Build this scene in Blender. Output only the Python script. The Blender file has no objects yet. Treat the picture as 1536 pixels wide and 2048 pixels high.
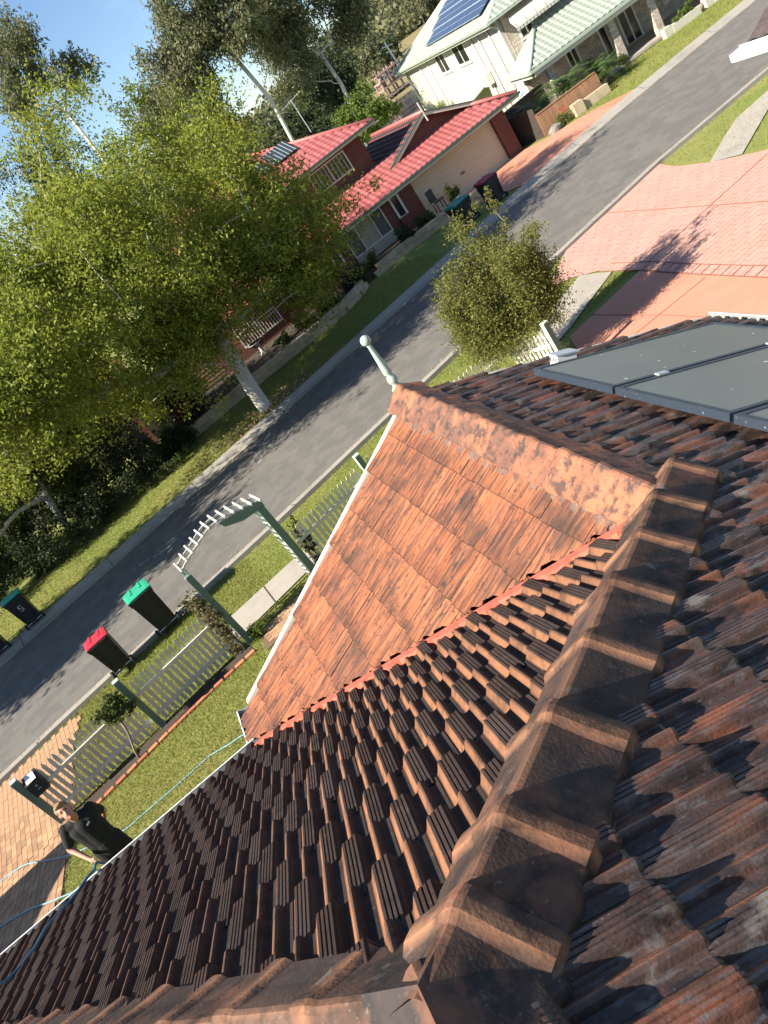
import bpy, bmesh, math, random
import numpy as np
from mathutils import Vector, Matrix
S = bpy.context.scene
COL = S.collection
rng = np.random.default_rng(7)
random.seed(7)
R = math.radians
# ------------------------------------------------------------------ camera, light, exposure
H = 7.33
F_PX, PITCH, ROLL, YAW = 1566.67, .442065, .656008, .0941765
fwd = np.array([math.sin(YAW)*math.cos(PITCH), math.cos(YAW)*math.cos(PITCH), -math.sin(PITCH)])
rgt = np.array([math.cos(YAW), -math.sin(YAW), 0.])
up = np.cross(rgt, fwd)
IR = rgt*math.cos(ROLL)-up*math.sin(ROLL)
IU = rgt*math.sin(ROLL)+up*math.cos(ROLL)
cam = bpy.data.cameras.new('camera'); cam_o = bpy.data.objects.new('camera', cam); COL.objects.link(cam_o)
cam.sensor_fit = 'VERTICAL'; cam.sensor_height = 36; cam.sensor_width = 27; cam.lens = 36*F_PX/2048
cam.clip_start = .05; cam.clip_end = 2000
cam_o.matrix_world = Matrix(((IR[0], IU[0], -fwd[0], 0), (IR[1], IU[1], -fwd[1], 0), (IR[2], IU[2], -fwd[2], H), (0, 0, 0, 1)))
S.camera = cam_o
SUN_EL, SUN_AZ = R(37), R(9)          # light travels towards azimuth SUN_AZ (from +X towards +Y)
tr = Vector((math.cos(SUN_EL)*math.cos(SUN_AZ), math.cos(SUN_EL)*math.sin(SUN_AZ), -math.sin(SUN_EL)))
sun = bpy.data.lights.new('sun', 'SUN'); sun.energy = 5.0; sun.angle = R(.53); sun.color = (1, .92, .8)
sun_o = bpy.data.objects.new('sun', sun); COL.objects.link(sun_o); sun_o.rotation_euler = tr.to_track_quat('-Z', 'Y').to_euler(); sun_o.location = (0, 0, 60)
W = bpy.data.worlds.new('World'); S.world = W; W.use_nodes = True
nt = W.node_tree; bg = nt.nodes['Background']
sky = nt.nodes.new('ShaderNodeTexSky'); sky.sky_type = 'NISHITA'; sky.sun_disc = False
sky.sun_elevation = SUN_EL; sky.sun_rotation = math.atan2(-tr.x, -tr.y); sky.air_density = 1.0; sky.altitude = 0; sky.dust_density = .15; sky.ozone_density = 4.0
# thin wisps of cirrus mixed into the sky by direction
tc = nt.nodes.new('ShaderNodeTexCoord'); mp = nt.nodes.new('ShaderNodeMapping'); mp.inputs['Rotation'].default_value = (R(20), R(35), R(30)); mp.inputs['Scale'].default_value = (1.0, 11, 3)
nz = nt.nodes.new('ShaderNodeTexNoise'); nz.inputs['Scale'].default_value = 2.2; nz.inputs['Detail'].default_value = 6
rp = nt.nodes.new('ShaderNodeValToRGB'); rp.color_ramp.elements[0].position = .54; rp.color_ramp.elements[1].position = .9
rp.color_ramp.elements[1].color = (.42, .42, .42, 1)
mx = nt.nodes.new('ShaderNodeMix'); mx.data_type = 'RGBA'; mx.inputs['B'].default_value = (9, 9.4, 10, 1)
L_ = nt.links
L_.new(tc.outputs['Generated'], mp.inputs['Vector']); L_.new(mp.outputs[0], nz.inputs['Vector']); L_.new(nz.outputs['Fac'], rp.inputs[0])
L_.new(rp.outputs[0], mx.inputs['Factor']); L_.new(sky.outputs[0], mx.inputs['A']); L_.new(mx.outputs['Result'], bg.inputs['Color'])
bg.inputs['Strength'].default_value = .066
S.view_settings.view_transform = 'Standard'; S.view_settings.look = 'None'; S.view_settings.gamma = 1; S.view_settings.exposure = 1.42
S.view_settings.use_curve_mapping = False
S.render.engine = 'CYCLES'; S.cycles.max_bounces = 5; S.cycles.transparent_max_bounces = 4
try: S.cycles.use_denoising = True
except Exception: pass

def project(p):
    d = np.asarray(p, float)-np.array([0, 0, H])
    z = d@fwd
    if z < .05: return None
    return 768+F_PX*(d@IR)/z, 1024-F_PX*(d@IU)/z, z

# ------------------------------------------------------------------ materials
MATS = {}
def pmat(name, base, rough=.75, layers=(), bump=(), rnd=0., attr=None, spec=.35, transl=0., metal=0., brick=None, local=False, ramp=None, rndattr=False, bd=.012, joint=None):
    """base colour, then layers (scale, lo, hi, colour, amount[, stretch]) of noise; bump (scale, strength[, stretch]); brick (w,h,c1,c2,mortar)"""
    m = bpy.data.materials.new(name); m.use_nodes = True; n = m.node_tree; N = n.nodes; Lk = n.links
    b = N['Principled BSDF']; b.inputs['Roughness'].default_value = rough; b.inputs['Metallic'].default_value = metal
    b.inputs['Specular IOR Level'].default_value = spec
    if local:
        co = N.new('ShaderNodeTexCoord').outputs['Object']
    else:
        co = N.new('ShaderNodeNewGeometry').outputs['Position']
    c = None
    def rgb(v):
        o = N.new('ShaderNodeRGB'); o.outputs[0].default_value = (*v, 1); return o.outputs[0]
    def mapped(st):
        if st is None: return co
        k = N.new('ShaderNodeMapping'); k.inputs['Scale'].default_value = st; Lk.new(co, k.inputs['Vector']); return k.outputs[0]
    def mix(f, a, bb, mode='MIX'):
        k = N.new('ShaderNodeMix'); k.data_type = 'RGBA'; k.blend_type = mode
        if isinstance(f, float): k.inputs['Factor'].default_value = f
        else: Lk.new(f, k.inputs['Factor'])
        Lk.new(a, k.inputs['A']); Lk.new(bb, k.inputs['B']); return k.outputs['Result']
    def mrange(v, lo, hi, a=0., z=1.):
        k = N.new('ShaderNodeMapRange'); k.inputs[1].default_value = lo; k.inputs[2].default_value = hi; k.inputs[3].default_value = a; k.inputs[4].default_value = z
        Lk.new(v, k.inputs[0]); return k.outputs[0]
    c = rgb(base)
    bh = None
    if brick:
        w, h, c1, c2, mo = brick[:5]
        sx = N.new('ShaderNodeSeparateXYZ'); Lk.new(co, sx.inputs[0])
        ad = N.new('ShaderNodeMath'); ad.operation = 'ADD'; Lk.new(sx.outputs[0], ad.inputs[0]); Lk.new(sx.outputs[1], ad.inputs[1])
        cb = N.new('ShaderNodeCombineXYZ'); Lk.new(ad.outputs[0], cb.inputs[0]); Lk.new(sx.outputs[2 if len(brick) < 6 else 1], cb.inputs[1])
        if len(brick) >= 6: Lk.new(sx.outputs[0], cb.inputs[0])
        bt = N.new('ShaderNodeTexBrick'); Lk.new(cb.outputs[0], bt.inputs['Vector'])
        bt.inputs['Color1'].default_value = (*c1, 1); bt.inputs['Color2'].default_value = (*c2, 1); bt.inputs['Mortar'].default_value = (*mo, 1)
        bt.inputs['Scale'].default_value = 1; bt.inputs['Brick Width'].default_value = w; bt.inputs['Row Height'].default_value = h; bt.inputs['Mortar Size'].default_value = h*.08
        c = bt.outputs['Color']; bh = bt.outputs['Fac']
    if rnd:
        oi = N.new('ShaderNodeObjectInfo').outputs['Random']
        if rndattr:
            at = N.new('ShaderNodeAttribute'); at.attribute_name = 'rnd'
            ad = N.new('ShaderNodeMath'); ad.operation = 'ADD'; Lk.new(oi, ad.inputs[0]); Lk.new(at.outputs['Fac'], ad.inputs[1])
            fr = N.new('ShaderNodeMath'); fr.operation = 'FRACT'; Lk.new(ad.outputs[0], fr.inputs[0]); oi = fr.outputs[0]
        hs = N.new('ShaderNodeHueSaturation'); Lk.new(mrange(oi, 0, 1, 1-rnd, 1+rnd), hs.inputs['Value']); Lk.new(mrange(oi, 0, 1, .5-rnd*.02, .5+rnd*.02), hs.inputs['Hue'])
        Lk.new(c, hs.inputs['Color']); c = hs.outputs[0]
    if attr:
        for an, ac, amt in attr:
            at = N.new('ShaderNodeAttribute'); at.attribute_name = an
            c = mix(mrange(at.outputs['Fac'], 0, 1, 0, amt), c, rgb(ac))
    for ly in layers:
        sc, lo, hi, cc, amt = ly[:5]; st = ly[5] if len(ly) > 5 else None
        t = N.new('ShaderNodeTexNoise'); t.inputs['Scale'].default_value = sc; t.inputs['Detail'].default_value = 4; t.inputs['Roughness'].default_value = .6
        Lk.new(mapped(st), t.inputs['Vector'])
        c = mix(mrange(t.outputs['Fac'], lo, hi, 0, amt), c, rgb(cc))
    if joint:
        at = N.new('ShaderNodeAttribute'); at.attribute_name = 'joint'
        c = mix(mrange(at.outputs['Fac'], .1, 1, 0, .95), c, rgb(joint))
    Lk.new(c, b.inputs['Base Color'])
    hgt = None
    for bp in bump:
        sc, sg = bp[:2]; st = bp[2] if len(bp) > 2 else None
        t = N.new('ShaderNodeTexNoise'); t.inputs['Scale'].default_value = sc; t.inputs['Detail'].default_value = 3; Lk.new(mapped(st), t.inputs['Vector'])
        k = N.new('ShaderNodeBump'); k.inputs['Strength'].default_value = sg; k.inputs['Distance'].default_value = bd; Lk.new(t.outputs['Fac'], k.inputs['Height'])
        if hgt is not None: Lk.new(hgt, k.inputs['Normal'])
        hgt = k.outputs[0]
    if bh is not None:
        k = N.new('ShaderNodeBump'); k.inputs['Strength'].default_value = .6; k.inputs['Distance'].default_value = .01; k.invert = True; Lk.new(bh, k.inputs['Height'])
        if hgt is not None: Lk.new(hgt, k.inputs['Normal'])
        hgt = k.outputs[0]
    if hgt is not None: Lk.new(hgt, b.inputs['Normal'])
    if transl:
        tl = N.new('ShaderNodeBsdfTranslucent'); Lk.new(c, tl.inputs['Color'])
        ms = N.new('ShaderNodeMixShader'); ms.inputs[0].default_value = transl
        out = [q for q in N if q.type == 'OUTPUT_MATERIAL'][0]
        Lk.new(b.outputs[0], ms.inputs[1]); Lk.new(tl.outputs[0], ms.inputs[2]); Lk.new(ms.outputs[0], out.inputs['Surface'])
    MATS[name] = m
    return m
BLK = (.022, .019, .018); ORG = (.42, .155, .07); GRYL = (.30, .29, .27)
pmat('tile_orange', (.34, .12, .058), .85, joint=(.022, .016, .014), spec=.2, rnd=.2, rndattr=True, bd=.003, attr=[('wear_lit', (.40, .165, .08), .3)], layers=[
    (7, .46, .62, (.40, .165, .085), .7, (.4, 6, .4)), (9, .46, .60, (.105, .055, .042), .85, (.45, 7, .45)), (3.2, .50, .66, (.05, .04, .037), .7), (1.3, .52, .68, (.09, .055, .043), .6), (24, .58, .66, (.04, .034, .032), .75, (1, 2, 1)), (70, .66, .73, (.42, .34, .26), .45)],
    bump=[(14, .7, (.45, 7, .45)), (70, .4)])
pmat('tile_dark', (.030, .025, .0245), .8, joint=(.016, .012, .011), spec=.14, rnd=.35, rndattr=True, bd=.003, attr=[('wear_lit', (.28, .125, .063), .85)], layers=[
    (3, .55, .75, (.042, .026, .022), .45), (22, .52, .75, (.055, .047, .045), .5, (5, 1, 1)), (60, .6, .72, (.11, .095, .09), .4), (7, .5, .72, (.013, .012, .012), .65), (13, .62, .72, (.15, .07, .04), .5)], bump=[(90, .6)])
pmat('tile_mixed', (.060, .043, .038), .42, joint=(.016, .012, .011), spec=.4, rnd=.25, rndattr=True, bd=.003, attr=[('wear_lit', (.36, .15, .075), .8)], layers=[
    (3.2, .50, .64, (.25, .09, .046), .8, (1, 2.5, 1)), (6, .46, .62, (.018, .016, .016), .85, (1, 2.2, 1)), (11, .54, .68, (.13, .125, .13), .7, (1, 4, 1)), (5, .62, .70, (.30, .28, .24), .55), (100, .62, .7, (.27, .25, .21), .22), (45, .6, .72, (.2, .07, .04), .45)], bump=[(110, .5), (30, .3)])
pmat('cap_dark', (.046, .036, .033), .75, spec=.2, rnd=.2, bd=.004, attr=[('wear_lit', (.37, .175, .092), .85)], layers=[
    (4, .52, .66, (.20, .085, .05), .7), (9, .46, .64, (.016, .015, .015), .75), (26, .56, .7, (.16, .075, .048), .5), (80, .63, .7, (.24, .23, .2), .35), (7, .66, .74, (.24, .23, .2), .55)], bump=[(110, .4), (30, .12)])
pmat('cap_orange', (.31, .125, .065), .8, rnd=.12, bd=.004, attr=[('wear_lit', (.40, .17, .085), .4)], layers=[
    (4, .44, .6, (.12, .062, .046), .8), (12, .50, .62, (.04, .034, .032), .8), (2, .48, .62, (.06, .046, .041), .8, (1, .5, 1)), (60, .64, .72, (.4, .32, .25), .45), (28, .56, .68, (.05, .04, .036), .6)], bump=[(90, .4), (20, .15)])
pmat('mortar', (.13, .09, .072), .9, layers=[(20, .48, .7, (.30, .145, .09), .7), (9, .5, .7, (.05, .045, .04), .7)], bump=[(50, .9)])
pmat('valley_red', (.55, .135, .085), .6, layers=[(9, .5, .75, (.42, .1, .065), .6)], bump=[(25, .5)])
pmat('felt', (.03, .026, .025), .9)
pmat('cream_paint', (.66, .60, .48), .6, layers=[(4, .55, .75, (.5, .44, .34), .5), (30, .6, .75, (.4, .34, .26), .3)])
pmat('gutter_white', (.6, .63, .63), .4, layers=[(6, .55, .75, (.42, .44, .44), .5)])
pmat('gutter_inner', (.27, .28, .275), .6, layers=[(5, .5, .7, (.16, .16, .15), .6)])
pmat('gutter_dark', (.06, .075, .072), .6, layers=[(5, .5, .7, (.03, .035, .03), .6)])
pmat('finial_green', (.33, .41, .34), .5, layers=[(12, .55, .75, (.36, .43, .36), .5)])
pmat('post_green', (.11, .175, .14), .55, layers=[(8, .5, .75, (.15, .22, .18), .5)])
pmat('post_edge', (.55, .62, .53), .5)
pmat('arch_slat', (.52, .52, .47), .6, layers=[(7, .5, .75, (.38, .38, .34), .5)]); pmat('picket', (.60, .56, .46), .75, rnd=.12, layers=[(7, .5, .75, (.46, .42, .34), .6, (1, 1, .3)), (40, .6, .75, (.3, .26, .2), .3)])
pmat('white_paint', (.62, .61, .57), .5, layers=[(6, .6, .8, (.6, .58, .52), .4)])
pmat('panel_glass', (.10, .105, .096), .3, spec=.6, layers=[(1.3, .45, .7, (.135, .14, .125), .6), (50, .72, .76, (.7, .7, .66), .8)])
pmat('panel_frame', (.025, .035, .05), .45, layers=[(40, .66, .72, (.4, .4, .4), .6)])
pmat('alu', (.6, .62, .63), .35, metal=.6)
pmat('dropping', (.75, .74, .68), .8)
pmat('vent_white', (.7, .7, .68), .5); pmat('vent_slot', (.03, .03, .03), .8); pmat('vent_top', (.42, .45, .48), .4)
pmat('house_brick', (.3, .12, .08), .85, brick=(.24, .086, (.28, .1, .06), (.22, .08, .055), (.35, .3, .25)))
pmat('soil', (.055, .04, .03), .95, layers=[(12, .5, .7, (.09, .07, .05), .7)], bump=[(40, .8)])
pmat('asphalt', (.142, .132, .117), .9, spec=.2, layers=[(.35, .42, .65, (.165, .155, .138), .6, (1, 2.2, 1)), (2.2, .5, .72, (.122, .114, .103), .5), (9, .62, .72, (.095, .09, .083), .4), (140, .5, .75, (.22, .21, .19), .4), (.5, .5, .75, (.142, .135, .122), .35), (1.7, .4988, .5012, (.075, .07, .064), .3), (.3, .5, .8, (.112, .107, .097), .5), (28, .66, .72, (.19, .18, .16), .4), (1.1, .45, .7, (.155, .146, .132), .4, (.12, 2, 1)), (.7, .66, .74, (.085, .081, .075), .5)], bump=[(160, .6)])
pmat('concrete', (.33, .30, .25), .85, layers=[(1.5, .45, .7, (.24, .215, .18), .7), (14, .55, .75, (.2, .18, .15), .5), (90, .55, .75, (.42, .39, .33), .4)], bump=[(120, .3)])
pmat('kerb_concrete', (.30, .275, .235), .85, layers=[(.8, .45, .7, (.22, .2, .17), .7), (6, .5, .75, (.37, .34, .29), .5), (90, .6, .75, (.16, .15, .13), .4)], bump=[(120, .3)])
pmat('joint', (.07, .06, .05), .9); pmat('pink_joint', (.24, .10, .07), .9)
pmat('pink_stamped', (.48, .27, .215), .75, brick=(.42, .21, (.5, .285, .225), (.46, .255, .2), (.35, .18, .14), 1), layers=[(2.2, .48, .72, (.54, .32, .255), .5), (14, .52, .66, (.32, .155, .115), .6, (1, 2, 1)), (1, .5, .75, (.5, .3, .24), .4), (45, .55, .72, (.65, .4, .3), .3)], bump=[(16, .6), (40, .3)])
pmat('pink_plain', (.49, .215, .14), .75, layers=[(1.3, .45, .7, (.54, .26, .18), .6), (9, .55, .75, (.42, .17, .11), .4), (80, .6, .75, (.65, .3, .2), .3)], bump=[(100, .2)])
pmat('paver', (.35, .205, .115), .85, rnd=.25, layers=[(2, .5, .75, (.34, .18, .1), .5), (7, .62, .78, (.22, .16, .1), .5), (60, .55, .75, (.46, .27, .15), .4)], bump=[(90, .4)])
pmat('paver_joint', (.14, .09, .05), .95)
pmat('edge_brick', (.45, .16, .08), .85, rnd=.25, layers=[(15, .5, .75, (.3, .1, .06), .5)], bump=[(60, .5)])
GR = [(.9, .42, .68, (.17, .19, .04), .7), (5, .45, .72, (.10, .14, .022), .5), (.25, .42, .66, (.25, .225, .07), .65), (40, .5, .75, (.27, .25, .08), .45)]
pmat('grass_ground', (.14, .18, .033), .95, layers=GR, bump=[(60, 1.), (18, .6)])
pmat('grass_blade', (.215, .25, .045), .7, rnd=0, attr=[('rnd', (.32, .29, .09), .8)], layers=[(.8, .45, .7, (.22, .24, .05), .6), (.25, .42, .66, (.29, .26, .08), .55)], transl=.4)
pmat('dry_ground', (.21, .17, .08), .95, layers=[(.2, .45, .7, (.14, .14, .05), .7), (2, .5, .7, (.26, .2, .1), .5)], bump=[(20, .8)])
pmat('litter', (.28, .17, .09), .9, rnd=0, attr=[('rnd', (.4, .28, .16), .8)])
def leaf(name, c1, c2, c3, tl=.35):
    pmat(name, c1, .6, attr=[('rnd', c2, .85)], layers=[(.55, .48, .7, c3, .7), (2.5, .5, .7, c1, .4)], transl=tl, spec=.25)
leaf('leaf_ash', (.185, .23, .034), (.32, .345, .06), (.37, .355, .045), .5)
leaf('leaf_small', (.11, .125, .026), (.25, .24, .07), (.17, .155, .04), .35)
leaf('leaf_euc', (.105, .125, .058), (.22, .215, .105), (.18, .15, .075), .35)
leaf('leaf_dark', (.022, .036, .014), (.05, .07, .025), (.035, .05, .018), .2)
leaf('leaf_mid', (.06, .085, .02), (.13, .16, .04), (.10, .115, .03), .3)
leaf('leaf_bright', (.09, .14, .022), (.15, .2, .04), (.12, .15, .03), .3)
leaf('leaf_rose', (.065, .085, .03), (.17, .15, .075), (.17, .075, .05), .25)
leaf('leaf_red', (.14, .03, .03), (.3, .09, .07), (.2, .05, .04), .2)
pmat('bark_pale', (.5, .47, .41), .85, layers=[(3, .45, .7, (.26, .235, .2), .7, (1, 1, .5)), (14, .5, .7, (.5, .48, .43), .5), (9, .6, .75, (.15, .13, .11), .6)], bump=[(25, .6)])
pmat('bark_grey', (.20, .17, .14), .9, layers=[(6, .45, .7, (.11, .09, .075), .7, (1, 1, .3))], bump=[(30, .7)])
pmat('bark_dark', (.07, .055, .045), .9, layers=[(6, .45, .7, (.12, .1, .08), .6, (1, 1, .3))])
pmat('bin_black', (.018, .018, .018), .5, spec=.4)
pmat('bin_green', (.03, .33, .19), .45, layers=[(8, .55, .75, (.05, .4, .25), .4)]); pmat('bin_teal', (.02, .22, .17), .45); pmat('bin_red', (.48, .03, .045), .4); pmat('bin_maroon', (.28, .03, .05), .45)
pmat('rubber', (.02, .02, .02), .8); pmat('bin_number', (.6, .6, .58), .7)
pmat('brick_red', (.22, .06, .04), .85, brick=(.24, .086, (.17, .055, .04), (.12, .04, .032), (.17, .11, .085)), layers=[(1.3, .5, .75, (.2, .075, .05), .4)])
pmat('roof_red', (.34, .10, .095), .45, joint=(.24, .066, .06), rnd=.14, rndattr=True, layers=[(2, .5, .75, (.43, .12, .105), .5), (14, .55, .75, (.27, .06, .055), .4)])
pmat('fascia_green', (.06, .10, .075), .5); pmat('fascia_cream', (.62, .58, .48), .55)
pmat('garage_door', (.56, .49, .345), .55, layers=[(1, .45, .7, (.52, .45, .31), .5)])
pmat('win_frame', (.7, .66, .58), .5); pmat('win_glass', (.02, .022, .022), .12, spec=.7); pmat('blind', (.33, .30, .24), .7, layers=[(3, .5, .7, (.28, .25, .2), .5)]); pmat('blind_dark', (.10, .095, .085), .6)
pmat('lowpanel', (.38, .34, .28), .7)
pmat('terracotta', (.4, .13, .07), .8, layers=[(5, .5, .7, (.28, .09, .05), .6)])
pmat('sandstone', (.42, .34, .23), .9, rnd=.15, layers=[(3, .45, .7, (.32, .25, .16), .7), (18, .5, .75, (.5, .42, .3), .5), (1.4, .55, .75, (.2, .17, .12), .5)], bump=[(25, .8)])
pmat('white_brick', (.6, .56, .45), .85, local=True, brick=(.25, .095, (.47, .45, .395), (.40, .38, .33), (.23, .215, .18)), layers=[(.8, .5, .75, (.38, .355, .3), .5)])
pmat('clinker', (.5, .45, .37), .9, local=True, brick=(.25, .095, (.56, .51, .43), (.34, .285, .225), (.26, .215, .17)), layers=[(9, .5, .66, (.26, .2, .155), .7), (5, .5, .7, (.6, .56, .49), .5)], bump=[(12, 1.), (30, .8)])
pmat('roof_green', (.31, .345, .285), .55, layers=[(3, .5, .75, (.26, .30, .245), .5), (16, .5, .75, (.38, .42, .35), .4)])
pmat('pv_blue', (.022, .035, .075), .25, spec=.7); pmat('pv_line', (.3, .34, .4), .4)
pmat('pale_green', (.33, .39, .325), .5); pmat('awning', (.55, .53, .45), .6); pmat('awning_edge', (.4, .4, .36), .6)
pmat('ac_white', (.55, .53, .48), .5); pmat('ac_grille', (.3, .3, .28), .6)
pmat('paling', (.30, .165, .09), .85, rnd=.15, layers=[(5, .45, .7, (.2, .12, .075), .6, (1, 1, .3))]); pmat('dark_fence', (.045, .034, .028), .8)
pmat('cycad', (.045, .085, .025), .45, attr=[('rnd', (.11, .16, .045), .8)], transl=.15)
pmat('flower_red', (.6, .03, .02), .6); pmat('flower_yellow', (.55, .5, .06), .6)
pmat('skin', (.42, .21, .145), .55, layers=[(20, .5, .7, (.47, .24, .17), .5)]); pmat('hair', (.30, .175, .085), .6, layers=[(60, .45, .7, (.16, .09, .045), .7, (1, 1, .3))], bump=[(60, .8)])
pmat('cloth_black', (.012, .012, .013), .85, layers=[(6, .5, .7, (.02, .02, .021), .6)], bump=[(7, .5)]); pmat('cloth_navy', (.02, .025, .07), .85); pmat('cloth_grey', (.2, .2, .22), .85)
pmat('eye_dark', (.03, .02, .015), .3); pmat('lip', (.35, .11, .09), .5); pmat('print_white', (.6, .6, .6), .7)
pmat('hose_blue', (.16, .33, .40), .45); pmat('hose_dark', (.03, .13, .22), .45)
pmat('letterbox', (.028, .03, .032), .35, spec=.5); pmat('paper', (.75, .78, .82), .6)
pmat('lake', (.05, .075, .085), .08, spec=.6, bump=[(1.2, .15)])
pmat('hill_bush', (.05, .052, .025), .95, layers=[(.12, .45, .68, (.09, .08, .04), .8), (.6, .45, .7, (.03, .035, .018), .8)], bump=[(.5, 1.)])
pmat('pink_timber', (.34, .22, .205), .7); pmat('road_white', (.32, .31, .29), .9, layers=[(6, .45, .6, (.115, .11, .1), 1.)])
pmat('stone_grey', (.42, .42, .40), .85, layers=[(6, .5, .7, (.3, .3, .28), .6)])
pmat('boulder', (.2, .19, .17), .9, layers=[(6, .5, .7, (.12, .11, .1), .6)], bump=[(8, .6)]); pmat('planter_cream', (.48, .45, .37), .8, layers=[(5, .5, .7, (.36, .33, .27), .5)]); pmat('iron_dark', (.03, .035, .035), .6); pmat('sign_blue', (.1, .22, .5), .6); pmat('heat_panel', (.03, .04, .045), .4)
pmat('neigh_tile', (.07, .055, .05), .7, layers=[(12, .5, .7, (.15, .1, .085), .6)], bump=[(40, .6)])

# ------------------------------------------------------------------ mesh helpers
def root_off(o):
    v = np.zeros(3)
    while o is not None:
        if o.get('_local'): return v
        v = v+np.array(o.location); o = o.parent
    return v
def mesh_obj(name, V, Fc, mat, parent=None, smooth=False, attrs=None, local=False):
    me = bpy.data.meshes.new(name)
    V = np.asarray(V, float)
    if parent is not None and not local: V = V-root_off(parent)
    me.from_pydata(V.tolist(), [], Fc if isinstance(Fc, list) else Fc.tolist())
    if attrs:
        for k, a in attrs.items():
            at = me.attributes.new(k, 'FLOAT', 'POINT'); at.data.foreach_set('value', np.asarray(a, np.float32))
    if mat is not None:
        for mm in (mat if isinstance(mat, list) else [mat]): me.materials.append(MATS[mm])
    if smooth: me.polygons.foreach_set('use_smooth', [True]*len(me.polygons))
    me.update()
    o = bpy.data.objects.new(name, me); COL.objects.link(o)
    if parent is not None: o.parent = parent
    return o
def quads_obj(name, V, mat, parent=None, n=4, rnd=None, kind=None):
    """V: (k*n,3) every n verts one polygon (fast path for foliage)"""
    V = np.asarray(V, np.float32)
    if parent is not None: V = V-root_off(parent).astype(np.float32)
    k = len(V)//n
    me = bpy.data.meshes.new(name)
    me.vertices.add(len(V)); me.vertices.foreach_set('co', V.ravel())
    me.loops.add(len(V)); me.loops.foreach_set('vertex_index', np.arange(len(V), dtype=np.int32))
    me.polygons.add(k); me.polygons.foreach_set('loop_start', np.arange(0, len(V), n, dtype=np.int32))
    if rnd is not None:
        at = me.attributes.new('rnd', 'FLOAT', 'POINT'); at.data.foreach_set('value', np.repeat(rnd, n).astype(np.float32))
    me.materials.append(MATS[mat]); me.update(); me.validate()
    o = bpy.data.objects.new(name, me); COL.objects.link(o)
    if parent is not None: o.parent = parent
    if kind: o['kind'] = kind
    return o
class MB:
    def __init__(s): s.v = []; s.f = []
    def add(s, V, Fs):
        b = len(s.v); s.v += [tuple(map(float, p)) for p in V]; s.f += [tuple(i+b for i in q) for q in Fs]; return s
    def box(s, c, d, rz=0., ax=None):
        c = np.array(c, float); hx, hy, hz = [q/2 for q in d]
        P = np.array([(x, y, z) for z in (-hz, hz) for y in (-hy, hy) for x in (-hx, hx)])
        if ax is not None: P = P@np.array(ax)
        elif rz: cs, sn = math.cos(rz), math.sin(rz); P = P@np.array([[cs, sn, 0], [-sn, cs, 0], [0, 0, 1]])
        return s.add(P+c, [(0, 2, 3, 1), (4, 5, 7, 6), (0, 1, 5, 4), (2, 6, 7, 3), (0, 4, 6, 2), (1, 3, 7, 5)])
    def bar(s, a, b, w, h, upv=(0, 0, 1)):
        a = np.array(a, float); b = np.array(b, float); y = b-a; L = np.linalg.norm(y); y /= L
        x = np.cross(y, upv); x /= np.linalg.norm(x); z = np.cross(x, y)
        return s.box((a+b)/2, (w, L, h), ax=[x, y, z])
    def prism(s, poly, z0, z1):
        n = len(poly); V = [(*p[:2], z0 if len(p) < 3 else p[2]+z0) for p in poly]+[(*p[:2], z1 if len(p) < 3 else p[2]+z1) for p in poly]
        return s.add(V, [tuple(range(n))[::-1], tuple(range(n, 2*n))]+[(i, (i+1) % n, n+(i+1) % n, n+i) for i in range(n)])
    def slab(s, poly, t):
        """thick 3-D polygon, thickness t against its normal"""
        P = np.array(poly, float); nrm = np.cross(P[1]-P[0], P[2]-P[0]); nrm /= np.linalg.norm(nrm); n = len(P)
        Q = P-nrm*t
        return s.add(list(P)+list(Q), [tuple(range(n)), tuple(range(n, 2*n))[::-1]]+[(i, n+i, n+(i+1) % n, (i+1) % n) for i in range(n)])
    def tube(s, pts, rad, k=8, cap=True):
        pts = np.array(pts, float); m = len(pts); rad = np.broadcast_to(rad, (m,))
        base = len(s.v); px_ = None
        for i in range(m):
            t = pts[min(i+1, m-1)]-pts[max(i-1, 0)]; t /= np.linalg.norm(t)+1e-9
            if px_ is None:
                a = np.array([0, 0, 1.]) if abs(t[2]) < .9 else np.array([1., 0, 0]); px_ = np.cross(t, a)
            px_ = px_-t*(px_@t); px_ /= np.linalg.norm(px_)+1e-9; py_ = np.cross(t, px_)
            for j in range(k):
                an = 2*math.pi*j/k; s.v.append(tuple(pts[i]+rad[i]*(math.cos(an)*px_+math.sin(an)*py_)))
        for i in range(m-1):
            for j in range(k):
                a = base+i*k+j; b = base+i*k+(j+1) % k; s.f.append((a, b, b+k, a+k))
        if cap: s.f.append(tuple(base+j for j in range(k))[::-1]); s.f.append(tuple(base+(m-1)*k+j for j in range(k)))
        return s
    def lathe(s, c, prof, k=16):
        return s.tube([(c[0], c[1], c[2]+z) for r, z in prof], [max(r, .001) for r, z in prof], k)
    def build(s, name, mat, parent=None, smooth=False, local=False, label=None):
        o = mesh_obj(name, s.v, s.f, mat, parent, smooth, local=local)
        if label: o['label'] = label
        return o
def box(name, c, d, mat, parent=None, rz=0., local=False): return MB().box(c, d, rz).build(name, mat, parent, local=local)
def thing(name, label, cat, loc=(0, 0, 0), group=None, rotz=0., local=False):
    o = bpy.data.objects.new(name, None); COL.objects.link(o); o.location = loc; o.rotation_euler = (0, 0, rotz); o.empty_display_size = .1
    o['label'] = label; o['category'] = cat
    if group: o['group'] = group
    if local: o['_local'] = 1
    return o
def tag(o, label, cat, group=None, kind=None):
    if label: o['label'] = label
    if cat: o['category'] = cat
    if group: o['group'] = group
    if kind: o['kind'] = kind
    return o
def struct(o): o['kind'] = 'structure'; return o
def inst(name, me, M, parent):
    o = bpy.data.objects.new(name, me); COL.objects.link(o)
    M = M.copy(); off = root_off(parent); M.translation = M.translation-Vector(off)
    o.parent = parent; o.matrix_local = M; return o

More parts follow.
